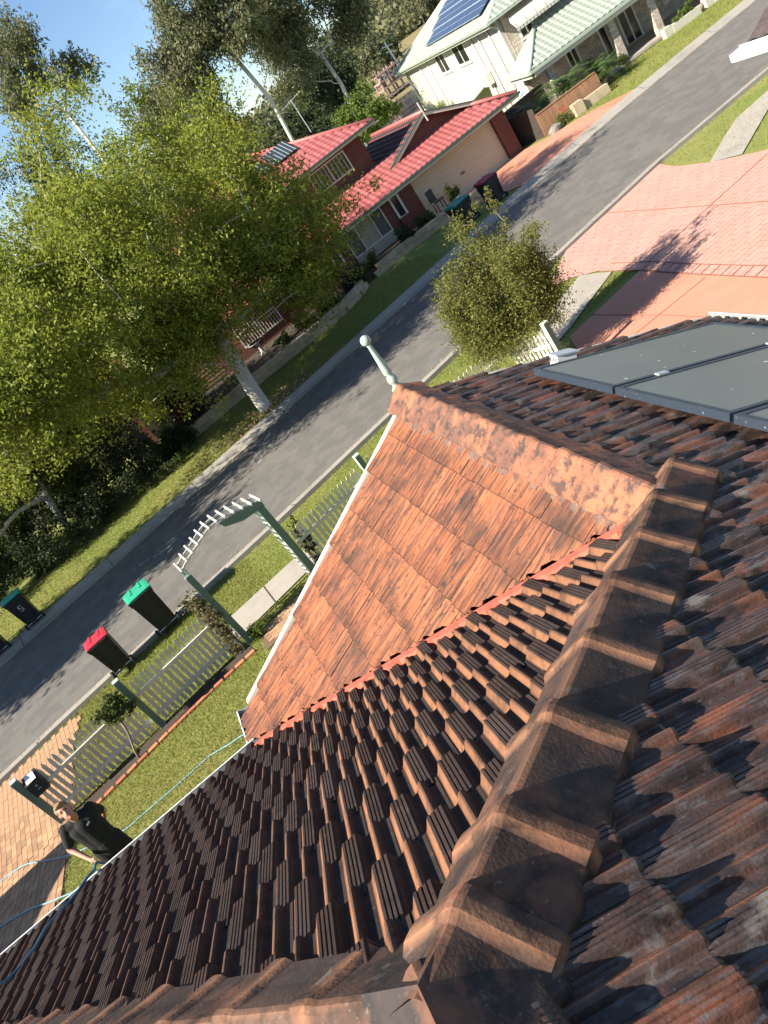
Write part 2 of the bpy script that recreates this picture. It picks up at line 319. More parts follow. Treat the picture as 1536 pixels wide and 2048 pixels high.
# ------------------------------------------------------------------ terrain: u along the road, v across it
RA = R(9.8); DX = np.array([math.cos(RA), math.sin(RA)]); NN = np.array([-math.sin(RA), math.cos(RA)])
def xy(u, v): return u*DX+v*NN
def uv(x, y): return x*DX[0]+y*DX[1], x*NN[0]+y*NN[1]
def sstep(a, b, x):
    t = np.clip((x-a)/(b-a), 0, 1); return t*t*(3-2*t)
def gz(x, y):
    u, v = uv(np.asarray(x, float), np.asarray(y, float))
    A = 1.15*(1-.6*sstep(3., 8., u)); r = np.clip((14.2-v)/5.2, 0, 1); b = .12+.08*np.clip((18.-v)/3.8, 0, 1)
    return np.where(v < 18, b+A*r, .12)
def G(x, y, o=0.): return (x, y, float(gz(x, y))+o)
us = np.array(sorted(set([-150, -80, -40, -20]+list(np.arange(-12, 3, 1.))+list(np.arange(3, 8.01, .25))+list(np.arange(9, 30, 2.))+[40, 60, 90, 130, 180, 260])))
vs = np.array(sorted(set([-40, -15, -5, 3, 9.0, 9.8]+list(np.arange(10, 14.2, .5))+[14.2, 15, 16, 17, 18.0, 18.7, 22, 26, 30, 40, 60, 90, 140, 220, 400])))
UU, VV = np.meshgrid(us, vs); XX = UU*DX[0]+VV*NN[0]; YY = UU*DX[1]+VV*NN[1]
nu = len(us); P = np.stack([XX.ravel(), YY.ravel(), gz(XX.ravel(), YY.ravel())], 1)
fs = [(j*nu+i, j*nu+i+1, (j+1)*nu+i+1, (j+1)*nu+i) for j in range(len(vs)-1) for i in range(nu-1)]
struct(mesh_obj('ground', P, fs, 'grass_ground'))
def sheet(name, poly, off, mat, thick=.03, res=.5):
    """polygon draped on the terrain: subdivided so that it follows the slope"""
    bm = bmesh.new(); bm.faces.new([bm.verts.new((p[0], p[1], 0)) for p in poly])
    us_ = [uv(*p[:2])[0] for p in poly]; vs_ = [uv(*p[:2])[1] for p in poly]
    for k in np.arange(math.floor(min(vs_)/res)*res, max(vs_), res):
        bmesh.ops.bisect_plane(bm, geom=bm.verts[:]+bm.edges[:]+bm.faces[:], plane_co=(*xy(0, k), 0), plane_no=(*NN, 0))
    for k in (9., 14.2, 18.):
        bmesh.ops.bisect_plane(bm, geom=bm.verts[:]+bm.edges[:]+bm.faces[:], plane_co=(*xy(0, k), 0), plane_no=(*NN, 0))
    for k in np.arange(math.floor(min(us_)/1.)*1., max(us_), 1.):
        bmesh.ops.bisect_plane(bm, geom=bm.verts[:]+bm.edges[:]+bm.faces[:], plane_co=(*xy(k, 0), 0), plane_no=(*DX, 0))
    for v in bm.verts: v.co.z = float(gz(v.co.x, v.co.y))+off
    bmesh.ops.recalc_face_normals(bm, faces=bm.faces[:])
    if sum(f.normal.z for f in bm.faces) < 0: bmesh.ops.reverse_faces(bm, faces=bm.faces[:])
    me = bpy.data.meshes.new(name); bm.to_mesh(me); bm.free(); me.materials.append(MATS[mat])
    o = bpy.data.objects.new(name, me); COL.objects.link(o); return o
NEAR = [(-60, 8.7), (-30, 13.9), (-9.24, 17.45), (-7.5, 17.8), (-.5, 18.93), (5.2, 20.05), (10.75, 21.15), (15.2, 21.9), (20.2, 22.1), (30, 22.1), (60, 21.8), (120, 21)]
FAR = [(-60, 15.5), (-30, 20.7), (-10.1, 24.15), (-4.85, 25.1), (2.8, 26.5), (9, 27.75), (15, 29.0), (19.9, 29.75), (25, 30.0), (35, 30.1), (60, 30), (120, 29.3)]
def strip(name, A, B, z0, z1, mat, prof=None):
    V = []; Fc = []
    for (a, b) in zip(A, B): V += [(*a, z0), (*b, z1)]
    for i in range(len(A)-1): Fc.append((2*i, 2*i+2, 2*i+3, 2*i+1))
    return mesh_obj(name, V, Fc, mat)
def offs(line, d):
    out = []
    for i, p in enumerate(line):
        a = np.array(line[max(i-1, 0)]); b = np.array(line[min(i+1, len(line)-1)]); t = (b-a)/np.linalg.norm(b-a); out.append((p[0]-t[1]*d, p[1]+t[0]*d))
    return out
struct(strip('road', NEAR, FAR, .14, .14, 'asphalt'))
def kerb(name, line, sgn, prof):
    V = []; Fc = []; m = len(prof)
    rows = [offs(line, sgn*d) for d, z in prof]
    for i in range(len(line)):
        for k in range(m): V.append((*rows[k][i], prof[k][1]))
    for i in range(len(line)-1):
        for k in range(m-1):
            q = (i*m+k, (i+1)*m+k, (i+1)*m+k+1, i*m+k+1); Fc.append(q if sgn > 0 else q[::-1])
    return struct(mesh_obj(name, V, Fc, 'kerb_concrete'))
kerb('kerb_near', NEAR, -1, [(-.05, .146), (.12, .15), (.22, .2), (.34, .235), (.42, .235), (.44, .1)])
kerb('kerb_far', FAR, 1, [(-.05, .146), (.42, .152), (.52, .21), (.66, .27), (.8, .27), (.82, .1)])
for i, (k, sg, ln) in enumerate([(a, 1, FAR) for a in (-9.1, -5.6, -2.0, 1.9, 6, 10, 14, 18, 22, 26)]+[(a, -1, NEAR) for a in (-8, -4, 0, 4, 8, 12, 16, 20)]):
    xs = [p[0] for p in ln]; y0 = float(np.interp(k, xs, [p[1] for p in ln])); t = DX if k < 16 else np.array([1, 0.]); n_ = np.array([-t[1], t[0]])*sg
    c = np.array([k, y0])
    pr = [(0, .153), (.42, .16), (.52, .217), (.66, .277), (.8, .277)] if sg > 0 else [(0, .153), (.12, .157), (.22, .207), (.34, .242), (.42, .242)]
    V = []
    for d, z in pr:
        q = c+n_*d; V += [(*(q-t*.012), z), (*(q+t*.012), z)]
    o = struct(mesh_obj('kerb_joint', V, [(2*j, 2*j+1, 2*j+3, 2*j+2) if sg < 0 else (2*j, 2*j+1, 2*j+3, 2*j+2) for j in range(len(pr)-1)], 'joint'))
# white scuffs on the asphalt
for pts in ([(-4.1, 22.9), (-3.6, 22.75), (-3.25, 22.95), (-3.2, 23.1), (-3.6, 22.95), (-4.15, 23.05)], [(-4.9, 23.2), (-4.3, 23.1), (-4.3, 23.2), (-4.85, 23.35)], [(.1, 23.6), (.35, 23.9), (.3, 23.97), (.02, 23.7)]):
    struct(mesh_obj('road_stain', [(*p, .145) for p in pts], [tuple(range(len(pts)))], 'road_white'))
# paths and driveways
struct(sheet('entry_path', [(-2.75, 14.75), (-.25, 15.25), (-.45, 16.2), (-2.6, 15.95)], .03, 'concrete'))
mbj = MB()
for a, b in (((-1.55, 14.97), (-1.62, 16.05)),): mbj.bar((*a, float(gz(*a))+.036), (*b, float(gz(*b))+.036), .025, .006)
struct(mbj.build('path_joint', 'joint'))
struct(sheet('footpath', [(9.62, 18.46), (9.74, 17.19), (7.6, 16.15), (6.9, 15.9), (6.9, 16.9), (8.41, 18.0)], .03, 'concrete'))
struct(sheet('footpath_far', [(14.55, 18.74), (14.67, 17.67), (17.5, 19.3), (30, 20.2), (30, 21.3), (17, 20.2), (15.6, 19.4)], .03, 'concrete'))
struct(sheet('stamped_driveway', [(9.0, 19.25), (9.5, 18.7), (9.78, 17.8), (9.75, 16.04), (9.36, 13.87), (8.7, 9), (8.6, 6), (14.6, 6), (14.6, 16.78), (14.55, 18.74), (14.75, 20.4), (15.1, 21.45), (10.75, 20.72)], .035, 'pink_stamped', res=.5))
struct(sheet('plain_driveway', [(9.75, 16.1), (7.3, 15.75), (6.9, 14.9), (6.6, 12), (6.3, 5), (8.55, 5), (8.7, 9), (9.36, 13.87)], .03, 'pink_plain'))
bj = MB()
def drape(m, pts, w, off, step=.4, h=.008):
    pts = [np.array(p, float) for p in pts]
    for a, b in zip(pts[:-1], pts[1:]):
        n = max(1, int(np.linalg.norm(b-a)/step)); q = [a+(b-a)*k/n for k in range(n+1)]
        for c, d in zip(q[:-1], q[1:]): m.bar(G(*c, off), G(*d, off), w, h)
border = [(9.75, 17.6), (9.76, 16.04), (9.38, 13.87), (9.0, 11.34), (8.7, 9)]
drape(bj, border, .03, .04); drape(bj, [(p[0]+.32, p[1]+.02) for p in border], .022, .042)
drape(bj, [(12.6, 21.0), (12.29, 16.57), (11.5, 12), (11.2, 8)], .022, .042)
drape(bj, [(10.1, 16.14), (12.2, 16.3), (14.6, 16.5)], .014, .042)
drape(bj, [(8.1, 15.95), (8.0, 13), (7.6, 8)], .012, .037); drape(bj, [(6.8, 13.4), (9.2, 13.2)], .012, .037)
for k in range(14):
    a = np.array([9.74, 16.]); b = np.array([9.0, 11.34]); p = a+(b-a)*k/13; drape(bj, [tuple(p), (p[0]+.32, p[1]+.03)], .015, .042)
struct(bj.build('driveway_joint', 'pink_joint'))
# brick paver driveway at the lower left: laid brick by brick
pav_poly = [(-6.75, 17.3), (-6.9, 15.9), (-6.78, 13.37), (-6.62, 12.22), (-6.47, 11.1), (-6.45, 10.4), (-6.7, 9.6), (-7.6, 8.6), (-12, 8), (-12, 16.6)]
drv = struct(sheet('brick_driveway', pav_poly, .02, 'paver_joint'))
def inpoly(x, y, poly):
    c = False; j = len(poly)-1
    for i in range(len(poly)):
        (xi, yi), (xj, yj) = poly[i][:2], poly[j][:2]
        if (yi > y) != (yj > y) and x < (xj-xi)*(y-yi)/(yj-yi)+xi: c = not c
        j = i
    return c
pm = MB().box((0, 0, 0), (.222, .107, .04)); pme = bpy.data.meshes.new('paver_brick'); pme.from_pydata(pm.v, [], pm.f); pme.materials.append(MATS['paver'])
cand = []
for r in range(-20, 70):
    for c in range(-40, 10):
        u0 = -6+c*.23+(.115 if r % 2 else 0); v0 = 9+r*.115
        # bricks run across the drive, rotated a little against the road
        p = np.array([-6.8, 13.])+np.array([math.cos(1.75), math.sin(1.75)])*(c*.23+4+(.115 if r % 2 else 0))+np.array([-math.sin(1.75), math.cos(1.75)])*(r*.115-1.4)
        if not inpoly(*p, pav_poly): continue
        z = float(gz(*p)); pr = project((*p, z))
        if pr is None or not (-60 < pr[0] < 1600 and -60 < pr[1] < 2120): 
            if not (-9.8 < p[0]): continue
        vis = pr is not None and 0 < pr[0] < 1536 and pr[1] < 1990-.87*pr[0]
        cand.append((pr[2] if vis else 99., p, z))
cand.sort(key=lambda k: k[0]); rest = MB()
for k, (d, p, z) in enumerate(cand):
    e = .15; sl = np.array([(gz(p[0]+e, p[1])-gz(p[0]-e, p[1]))/(2*e), (gz(p[0], p[1]+e)-gz(p[0], p[1]-e))/(2*e)])
    nrm = Vector((-sl[0], -sl[1], 1)).normalized(); ya = Vector((-math.sin(1.75), math.cos(1.75), 0)); ya = (ya-nrm*ya.dot(nrm)).normalized(); xa = ya.cross(nrm)
    M = Matrix(((xa.x, ya.x, nrm.x, p[0]), (xa.y, ya.y, nrm.y, p[1]), (xa.z, ya.z, nrm.z, z+.018+random.uniform(-.003, .003)), (0, 0, 0, 1)))
    if k < 300 and d < 90: inst('paver_brick', pme, M, drv)
    else: rest.add([tuple(M@Vector(v)) for v in pm.v], pm.f)
o = rest.build('paver_brick_field', 'paver', drv); o['kind'] = 'stuff'
# a few bricks at the foot of the arch: little brick landing
lb = struct(sheet('brick_landing', [(-2.15, 14.35), (-.6, 14.72), (-.55, 13.6), (-2.1, 13.2)], .02, 'paver_joint'))
for r in range(8):
    for c in range(7):
        p = np.array([-2.0, 14.28])+DX*(c*.235+(.117 if r % 2 else 0))-NN*(r*.118)
        o = inst('paver_brick', pme, Matrix.Translation((p[0], p[1], float(gz(*p))+.02))@Matrix.Rotation(RA, 4, 'Z'), lb)
# lake, far bank, hill
struct(mesh_obj('lake', [(14, 68, .15), (75, 60, .15), (140, 90, .15), (140, 128, .15), (30, 122, .15)], [(0, 1, 2, 3, 4)], 'lake'))
struct(MB().slab([(20, 121, .13), (150, 127, .13), (170, 215, 5.5), (10, 215, 5.5)], .1).build('far_bank', 'dry_ground'))
V = []; Fc = []
hx = np.linspace(-80, 230, 40); hy = [212, 230, 255, 290, 340]
for j, y in enumerate(hy):
    for x in hx: V.append((x, y, 5+[-1, 7, 12, 15, 15][j]*(.75+.35*math.sin(x*.05+1)+.15*math.sin(x*.17))))
for j in range(4):
    for i in range(39): Fc.append((j*40+i, j*40+i+1, (j+1)*40+i+1, (j+1)*40+i))
struct(mesh_obj('hill', V, Fc, 'hill_bush', smooth=True))
hv = np.array(V); n_ = 48000; ii = rng.integers(0, 39, n_); jj = rng.integers(0, 3, n_); a_ = rng.random((n_, 1)); b_ = rng.random((n_, 1))
hp_ = (hv[jj*40+ii]*(1-a_)+hv[jj*40+ii+1]*a_)*(1-b_)+(hv[jj*40+40+ii]*(1-a_)+hv[jj*40+41+ii]*a_)*b_+rng.normal(size=(n_, 3))*np.array([.5, .5, 1.6])+np.array([0, 0, 1.8])
nr_ = rng.normal(size=(n_, 3)); nr_ /= np.linalg.norm(nr_, axis=1, keepdims=True); t1 = np.cross(nr_, rng.normal(size=(n_, 3))); t1 /= np.linalg.norm(t1, axis=1, keepdims=True); t2 = np.cross(nr_, t1)
quads_obj('bushland', np.stack([hp_-t1*.75, hp_+t2*.5, hp_+t1*.75, hp_-t2*.5], 1).reshape(-1, 3), 'leaf_euc', None, 4, rng.random(n_), 'stuff')
# ------------------------------------------------------------------ the house whose roof we stand on
XG, YA, YJ, ZR, AH, TP, BH = 1.2766, 5.851, 2.6721, 5.18, 2.6075, .46858, 1.65633
PT = math.atan(TP); CP, SP = math.cos(PT), math.sin(PT)
MX, MY, MZ = XG-BH, YJ-BH, ZR+BH*TP
EZ = ZR-AH*TP; XL, XR, YE = XG-AH, XG+AH, YJ+AH
house = thing('tiled_house', 'house under our feet, its weathered terracotta roof with a small gable over the front lawn', 'house', (1.0, 2.0, 1.2))
hw = MB()
hw.box((1.28, 5.1, 2.5), (4.2, .24, 2.75)); hw.box((-.95, 4.9, 2.5), (.24, .5, 2.75)); hw.box((-2.6, 4.55, 2.5), (3.5, .24, 2.75)); hw.box((3.4, -1.6, 2.5), (.24, 13, 2.75)); hw.box((-4.2, -1.8, 2.5), (.24, 12.6, 2.75))
hw.build('wall', 'house_brick', house)
MB().slab([(XR-.1, YA-.5, EZ+.06), (XL+.1, YA-.5, EZ+.06), (XG, YA-.5, ZR-.06)][::-1], .1).build('gable_wall', 'house_brick', house)
dk = MB(); o_ = -.035
zf = lambda y: MZ-(y-MY)*TP+o_
dk.slab([(XG, YA, ZR+o_), (XL, YA, EZ+o_), (XL, YE, EZ+o_), (XG, YJ, ZR+o_)], .03)
XW = MX-(XR-MX)
dk.slab([(XW, YE, EZ+o_), (XL, YE, EZ+o_), (XG, YJ, ZR+o_), (MX, MY, MZ+o_)][::-1], .03)
dk.slab([(XG, YJ, ZR+o_), (XG, YA, ZR+o_), (XR, YA, EZ+o_), (XR, -8, EZ+o_), (MX, -8, MZ+o_), (MX, MY, MZ+o_)][::-1], .03)
dk.slab([(MX, MY, MZ+o_), (MX, -8, MZ+o_), (XW, -8, EZ+o_), (XW, YE, EZ+o_)][::-1], .03)
dk.build('roof_deck', 'felt', house)
# the house next door, to the side of the picture: its roof throws the shadow on the brick driveway
nb = thing('neighbour_house', 'neighbouring low brick house with dark hip roof beyond the brick driveway', 'house', (-15.2, 6, 0.5))
box('wall', (-15.6, 4.6, 2.5), (6.0, 13.4, 4.6), 'house_brick', nb)
MB().add([(-19.2, -2.6, 4.8), (-12.1, -2.6, 4.8), (-12.1, 11.9, 4.8), (-19.2, 11.9, 4.8), (-15.6, 1, 6.3), (-15.6, 8.4, 6.3)], [(0, 1, 4), (1, 2, 5, 4), (2, 3, 5), (3, 0, 4, 5), (3, 2, 1, 0)]).build('roof', 'neigh_tile', nb)

def tile_mesh(prof, L, tilt, th, name, mat):
    V = []; A = []; J = []; n = len(prof)
    rows = [(0, 0, 0), (L*.5, tilt*.5, 0), (L-.012, tilt, 0), (L, tilt-.004, 0), (L, tilt-th, 0)]
    for k, (s, dz, _) in enumerate(rows):
        for (u, h, w) in prof:
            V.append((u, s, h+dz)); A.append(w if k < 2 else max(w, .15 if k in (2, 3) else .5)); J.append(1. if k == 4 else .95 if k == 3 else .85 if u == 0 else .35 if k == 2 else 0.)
    Fc = []
    for k in range(len(rows)-1):
        for i in range(n-1): Fc.append((k*n+i, k*n+i+1, (k+1)*n+i+1, (k+1)*n+i)[::-1])
    for side in (0, n-1):
        b = len(V)
        for k in (0, 2):
            V.append((prof[side][0], rows[k][0], prof[side][1]+rows[k][1]-th)); A.append(.3); J.append(1.)
        q = (side, 2*n+side, b+1, b); Fc.append(q if side == 0 else q[::-1])
    me = bpy.data.meshes.new(name); me.from_pydata(V, [], [f[::-1] for f in Fc])
    for k, a in (('wear_lit', A), ('joint', J), ('rnd', [0.]*len(V))):
        at = me.attributes.new(k, 'FLOAT', 'POINT'); at.data.foreach_set('value', np.asarray(a, np.float32))
    me.materials.append(MATS[mat]); me.update(); return me
TW, TG = .2, .336
prof = [(.0, .002, .3), (.007, .005, 1), (.018, .018, 1), (.025, .027, 1), (.0285, .030, .4)]  # third value tints the sun-facing roll flanks orange as if lit, plus worn edges
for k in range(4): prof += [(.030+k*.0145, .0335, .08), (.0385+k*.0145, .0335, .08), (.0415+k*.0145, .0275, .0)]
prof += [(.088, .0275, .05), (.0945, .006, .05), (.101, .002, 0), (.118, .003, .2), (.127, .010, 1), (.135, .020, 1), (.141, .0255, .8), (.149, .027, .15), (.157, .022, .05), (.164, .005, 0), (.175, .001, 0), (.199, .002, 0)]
def place(U, Sx, N, org, rows, cols, me_in, clips, stag, rec, jit=1., tag_=''):
    """rows: range of course numbers (tail at s=(k+1)*TG), cols: range; clips: [(p, n)]"""
    U, Sx, N, org = [Vector(q) for q in (U, Sx, N, org)]
    L = TG+.05
    for k in rows:
        for c in cols:
            pos = org+Sx*((k+1)*TG-L+random.uniform(-.004, .004)*jit)+U*(c*TW+(TW/2 if k % 2 else 0)+stag)+N*random.uniform(-.002, .003)*jit
            M = Matrix(((U.x, Sx.x, N.x, pos.x), (U.y, Sx.y, N.y, pos.y), (U.z, Sx.z, N.z, pos.z), (0, 0, 0, 1)))
            M = M@Matrix.Rotation(random.uniform(-.008, .008)*jit, 4, 'Z')@Matrix.Rotation(random.uniform(-.012, .012)*jit, 4, 'Y')
            cs = [M@Vector((x, y, 0)) for x in (0, TW) for y in (0, L)]
            me = me_in; skip = False
            cut = []
            for (p, n) in clips:
                d = [(q-Vector(p)).dot(Vector(n)) for q in cs]
                if max(d) <= .01: skip = True; break
                if min(d) < 0: cut.append((p, n))
            if skip: continue
            if cut:
                bm = bmesh.new(); bm.from_mesh(me_in); Mi = M.inverted()
                for (p, n) in cut:
                    bmesh.ops.bisect_plane(bm, geom=bm.verts[:]+bm.edges[:]+bm.faces[:], plane_co=Mi@Vector(p), plane_no=Mi.to_3x3()@Vector(n), clear_inner=True)
                if len(bm.faces) == 0: bm.free(); continue
                me = bpy.data.meshes.new(me_in.name); bm.to_mesh(me); bm.free()
                if not me.materials: me.materials.append(me_in.materials[0])
            ctr = (cs[0]+cs[3])/2; pr = project(ctr)
            vis = pr is not None and -40 < pr[0] < 1576 and -40 < pr[1] < 2090
            rec.append((pr[2] if vis else 99+(ctr-Vector((0, 0, H))).length, me, M))
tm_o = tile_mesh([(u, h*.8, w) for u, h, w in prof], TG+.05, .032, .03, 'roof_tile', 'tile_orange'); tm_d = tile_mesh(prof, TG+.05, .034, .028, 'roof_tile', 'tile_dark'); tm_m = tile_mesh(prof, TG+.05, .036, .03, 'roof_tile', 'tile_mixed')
rec = []; hp = Vector((1, -1, 0)).normalized()
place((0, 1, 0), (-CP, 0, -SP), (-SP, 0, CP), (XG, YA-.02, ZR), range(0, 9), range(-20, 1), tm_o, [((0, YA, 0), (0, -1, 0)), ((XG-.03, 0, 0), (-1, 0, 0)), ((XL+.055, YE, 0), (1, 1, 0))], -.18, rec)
NF = int((YE+.06-MY)/CP/TG)
org = Vector((0, YE+.05, EZ-.05*TP))-Vector((0, CP, -SP))*(14*TG)
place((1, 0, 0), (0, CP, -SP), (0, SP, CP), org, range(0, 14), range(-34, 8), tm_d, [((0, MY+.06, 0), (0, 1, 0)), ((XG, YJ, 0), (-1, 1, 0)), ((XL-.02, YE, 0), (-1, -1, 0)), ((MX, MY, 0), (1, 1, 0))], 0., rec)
org = Vector((XG, 0, ZR))-Vector((CP, 0, -SP))*(8*TG)
# right slope: two regions so that it can stop at the gable ridge in front of the junction and at the hip behind it
recR = []
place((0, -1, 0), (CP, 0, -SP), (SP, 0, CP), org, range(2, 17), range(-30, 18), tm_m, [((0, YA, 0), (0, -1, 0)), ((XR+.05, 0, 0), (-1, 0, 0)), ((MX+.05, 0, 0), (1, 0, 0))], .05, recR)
for d, me, M in recR:
    c = M@Vector((TW/2, TG/2, 0))
    if c.y > YJ+.1:
        lim = [((XG+.03, 0, 0), (1, 0, 0))]
    else: lim = [((XG, YJ, 0), (1, -1, 0))]
    p, n = lim[0]; ds = [(M@Vector((x, y, 0))-Vector(p)).dot(Vector(n)) for x in (0, TW) for y in (0, TG+.05)]
    if max(ds) <= .01: continue
    if min(ds) < 0:
        bm = bmesh.new(); bm.from_mesh(me); Mi = M.inverted()
        bmesh.ops.bisect_plane(bm, geom=bm.verts[:]+bm.edges[:]+bm.faces[:], plane_co=Mi@Vector(p), plane_no=Mi.to_3x3()@Vector(n), clear_inner=True)
        if not bm.faces: bm.free(); continue
        m2 = bpy.data.meshes.new('roof_tile'); bm.to_mesh(m2); bm.free(); me = m2
        if not me.materials: me.materials.append(MATS['tile_mixed'])
    rec.append((d, me, M))
place((0, 1, 0), (-CP, 0, -SP), (-SP, 0, CP), (MX, 0, MZ), range(0, 14), range(-9, 28), tm_m, [((MX-.05, 0, 0), (-1, 0, 0)), ((MX, MY, 0), (-1, -1, 0))], 0., rec)
rec.sort(key=lambda r: r[0])
rest = {}
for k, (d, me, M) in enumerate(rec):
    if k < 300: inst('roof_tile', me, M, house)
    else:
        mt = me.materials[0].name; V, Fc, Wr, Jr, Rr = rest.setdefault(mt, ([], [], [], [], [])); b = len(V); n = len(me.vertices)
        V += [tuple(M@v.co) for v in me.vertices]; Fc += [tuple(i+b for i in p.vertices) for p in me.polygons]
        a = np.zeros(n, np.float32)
        for nm, dst in (('wear_lit', Wr), ('joint', Jr)):
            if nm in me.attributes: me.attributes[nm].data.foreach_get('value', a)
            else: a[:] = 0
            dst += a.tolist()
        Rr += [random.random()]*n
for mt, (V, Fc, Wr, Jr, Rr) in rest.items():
    o = mesh_obj('roof_tile_field', V, Fc, mt, house, attrs={'wear_lit': Wr, 'joint': Jr, 'rnd': Rr}); o['kind'] = 'stuff'
# ridge and hip caps
def cap_mesh(mat, w=.172, d=.112, L=.43, name='ridge_cap', flare=.011):
    rows = [(0, 0, 0, 0), (L*.45, .003, .0, 0), (L-.092, .005, 0, .1), (L-.062, .005+flare, flare*.8, 1), (L-.03, .006+flare, flare*.9, .5), (L, .003+flare, flare*.8, .12)]  # last value lightens the collar: real wear plus its sunlit look in colour
    V = []; A = []; Fc = []; sec = [(-w-.004, -d-.04, 0), (-w, -d, .1), (-w*.5, -d*.5, 0), (-.016, -.004, .25), (0, .001, .5), (.016, -.004, .25), (w*.5, -d*.5, 0), (w, -d, .1), (w+.004, -d-.04, 0)]
    for (y, dz, dw, wr) in rows:
        for (x, z, ww) in sec: V.append((x*(1+dw/w), y, z+dz)); A.append(max(wr, ww))
    n = len(sec)
    for (x, z, ww) in sec: V.append((x*.93, L-.002, z-.022)); A.append(.15)
    for k in range(len(rows)):
        for i in range(n-1): Fc.append((k*n+i, k*n+i+1, (k+1)*n+i+1, (k+1)*n+i))
    me = bpy.data.meshes.new(name); me.from_pydata(V, [], Fc)
    at = me.attributes.new('wear_lit', 'FLOAT', 'POINT'); at.data.foreach_set('value', np.asarray(A, np.float32))
    me.materials.append(MATS[mat]); me.update(); return me
cm_d = cap_mesh('cap_dark'); cm_o = cap_mesh('cap_orange')
def caps(a, b, step, me, lift=.088, first=0., jit=.006):
    a = Vector(a); b = Vector(b); y = (b-a).normalized(); x = y.cross(Vector((0, 0, 1))).normalized(); z = x.cross(y)
    n = int(((b-a).length+.02-first)/step)
    for k in range(n):
        p = a+y*(first+k*step)+z*(lift+random.uniform(-.004, .004))
        M = Matrix(((x.x, y.x, z.x, p.x), (x.y, y.y, z.y, p.y), (x.z, y.z, z.z, p.z), (0, 0, 0, 1)))
        M = M@Matrix.Rotation(random.uniform(-.018, .018), 4, 'Z')@Matrix.Rotation(.022, 4, 'X')@Matrix.Rotation(random.uniform(-.02, .02), 4, 'Y')
        inst('ridge_cap', me, M, house)
J = (XG, YJ, ZR); Mp = (MX, MY, MZ)
caps((XG, YJ+.05, ZR), (XG, YA+.05, ZR), .355, cm_o, .088)
hd = Vector((1, 1, -TP)).normalized()
caps(Vector(Mp)+hd*(.433-.41+.375*0-.0), (XG+.12, YJ+.12, ZR-.03), .375, cm_d, .1)
cm_s = cap_mesh('cap_dark', L=.25); caps(Vector(Mp)-hd*.06, Vector(Mp)+hd*.2, .25, cm_s, .108)
S2 = Vector((MX-.004, MY-.004, MZ)); E2 = Vector((MX-4.62, YE-.03, EZ+.02)); caps(S2-(E2-S2).normalized()*.02, E2, .38, cm_d, .096)
caps((MX, MY+.06, MZ+.0), (MX, -7, MZ+.01), .36, cm_d, .1)
# bedding under the caps
mb = MB()
for a, b, w in (((XG, YJ, ZR), (XG, YA, ZR), .185), (Mp, J, .15), (tuple(E2), tuple(S2), .12), (Mp, (MX, -7, MZ), .15)):
    a = np.array(a); b = np.array(b); n = int(np.linalg.norm(b-a)/.045); t = (b-a)/np.linalg.norm(b-a); sd = np.cross(t, (0, 0, 1)); sd /= np.linalg.norm(sd)
    hip = abs(t[2]) > .1
    for sgn in (-1, 1):
        V = []
        for k in range(n+1):
            p = a+(b-a)*k/n; e = random.uniform(-.006, .01); q = p+sd*sgn*.135; r = p+sd*sgn*(w+.012+e)
            dz = -.135*TP*(.72 if hip else 1.); dz2 = -(w+.03)*TP*(.72 if hip else 1.)
            V += [(*(q[:2]), q[2]+dz+.055), (*(r[:2]), r[2]+dz2+.045+e*.4), (*(r[:2]+sd[:2]*sgn*.015), r[2]+dz2+.0)]
        mb.add(V, [f for k in range(n) for f in (((3*k, 3*k+3, 3*k+4, 3*k+1), (3*k+1, 3*k+4, 3*k+5, 3*k+2)) if sgn > 0 else ((3*k, 3*k+1, 3*k+4, 3*k+3), (3*k+1, 3*k+2, 3*k+5, 3*k+4)))])
mb.build('cap_bedding', 'mortar', house)
A_ = np.array([MX, MY, MZ+.122]); h1 = np.array(hd); h2 = np.array((E2-S2).normalized())
Cs = [A_+h1*.19+np.array([0, 0, -.006]), A_+h2*.19+np.array([0, 0, -.006]), A_+np.array([0, -.2, -.006])]
Es = [np.array([MX-.01, MY+.22, MZ-.22*TP+.04]), np.array([MX-.21, MY-.07, MZ-.21*TP+.04]), np.array([MX+.21, MY-.07, MZ-.21*TP+.04])]
re_ = MB().add([A_]+Cs+Es, [(0, 4, 1), (0, 2, 4), (0, 5, 2), (0, 3, 5), (0, 6, 3), (0, 1, 6)])
nb_ = len(re_.v); lo = [np.array(v)-np.array([0, 0, .05]) for v in re_.v[1:]]
re_.add(lo, []); ring_ = [1, 4, 2, 5, 3, 6]
for i in range(6):
    a_, b_2 = ring_[i], ring_[(i+1) % 6]; re_.f.append((a_, nb_+a_-1, nb_+b_2-1, b_2))
re_.build('ridge_end', 'cap_dark', house)
# valley flashing: a painted wavy strip, tucked under the gable tiles and dressed over the front tiles
V = []; a = np.array([XL+.02, YE-.02, EZ]); b = np.array([XG-.12, YJ+.12, ZR-.12*TP]); n = 90; t = (b-a)/n; o2 = np.array([-1, -1, 0])/math.sqrt(2)
for k in range(n+1):
    p = a+t*k; x = p[0]; wv = .5+.5*math.cos(2*math.pi*(x/.1)); e = .012*math.sin(k*.9)+.008*math.sin(k*2.3)
    for d, h in ((-.045, -.02), (-.035, .03), (.0, .062), (.08+e+.016*wv, .056+.007*wv), (.092+e+.018*wv, .012)):
        q = p-o2*0+o2*d; zz = MZ-(q[1]-MY)*TP if d > .001 else ZR-(XG-q[0])*TP
        V.append((q[0], q[1], zz+h))
mesh_obj('valley_flashing', V, [(k*5+i, (k+1)*5+i, (k+1)*5+i+1, k*5+i+1) for k in range(n) for i in range(4)], 'valley_red', house)
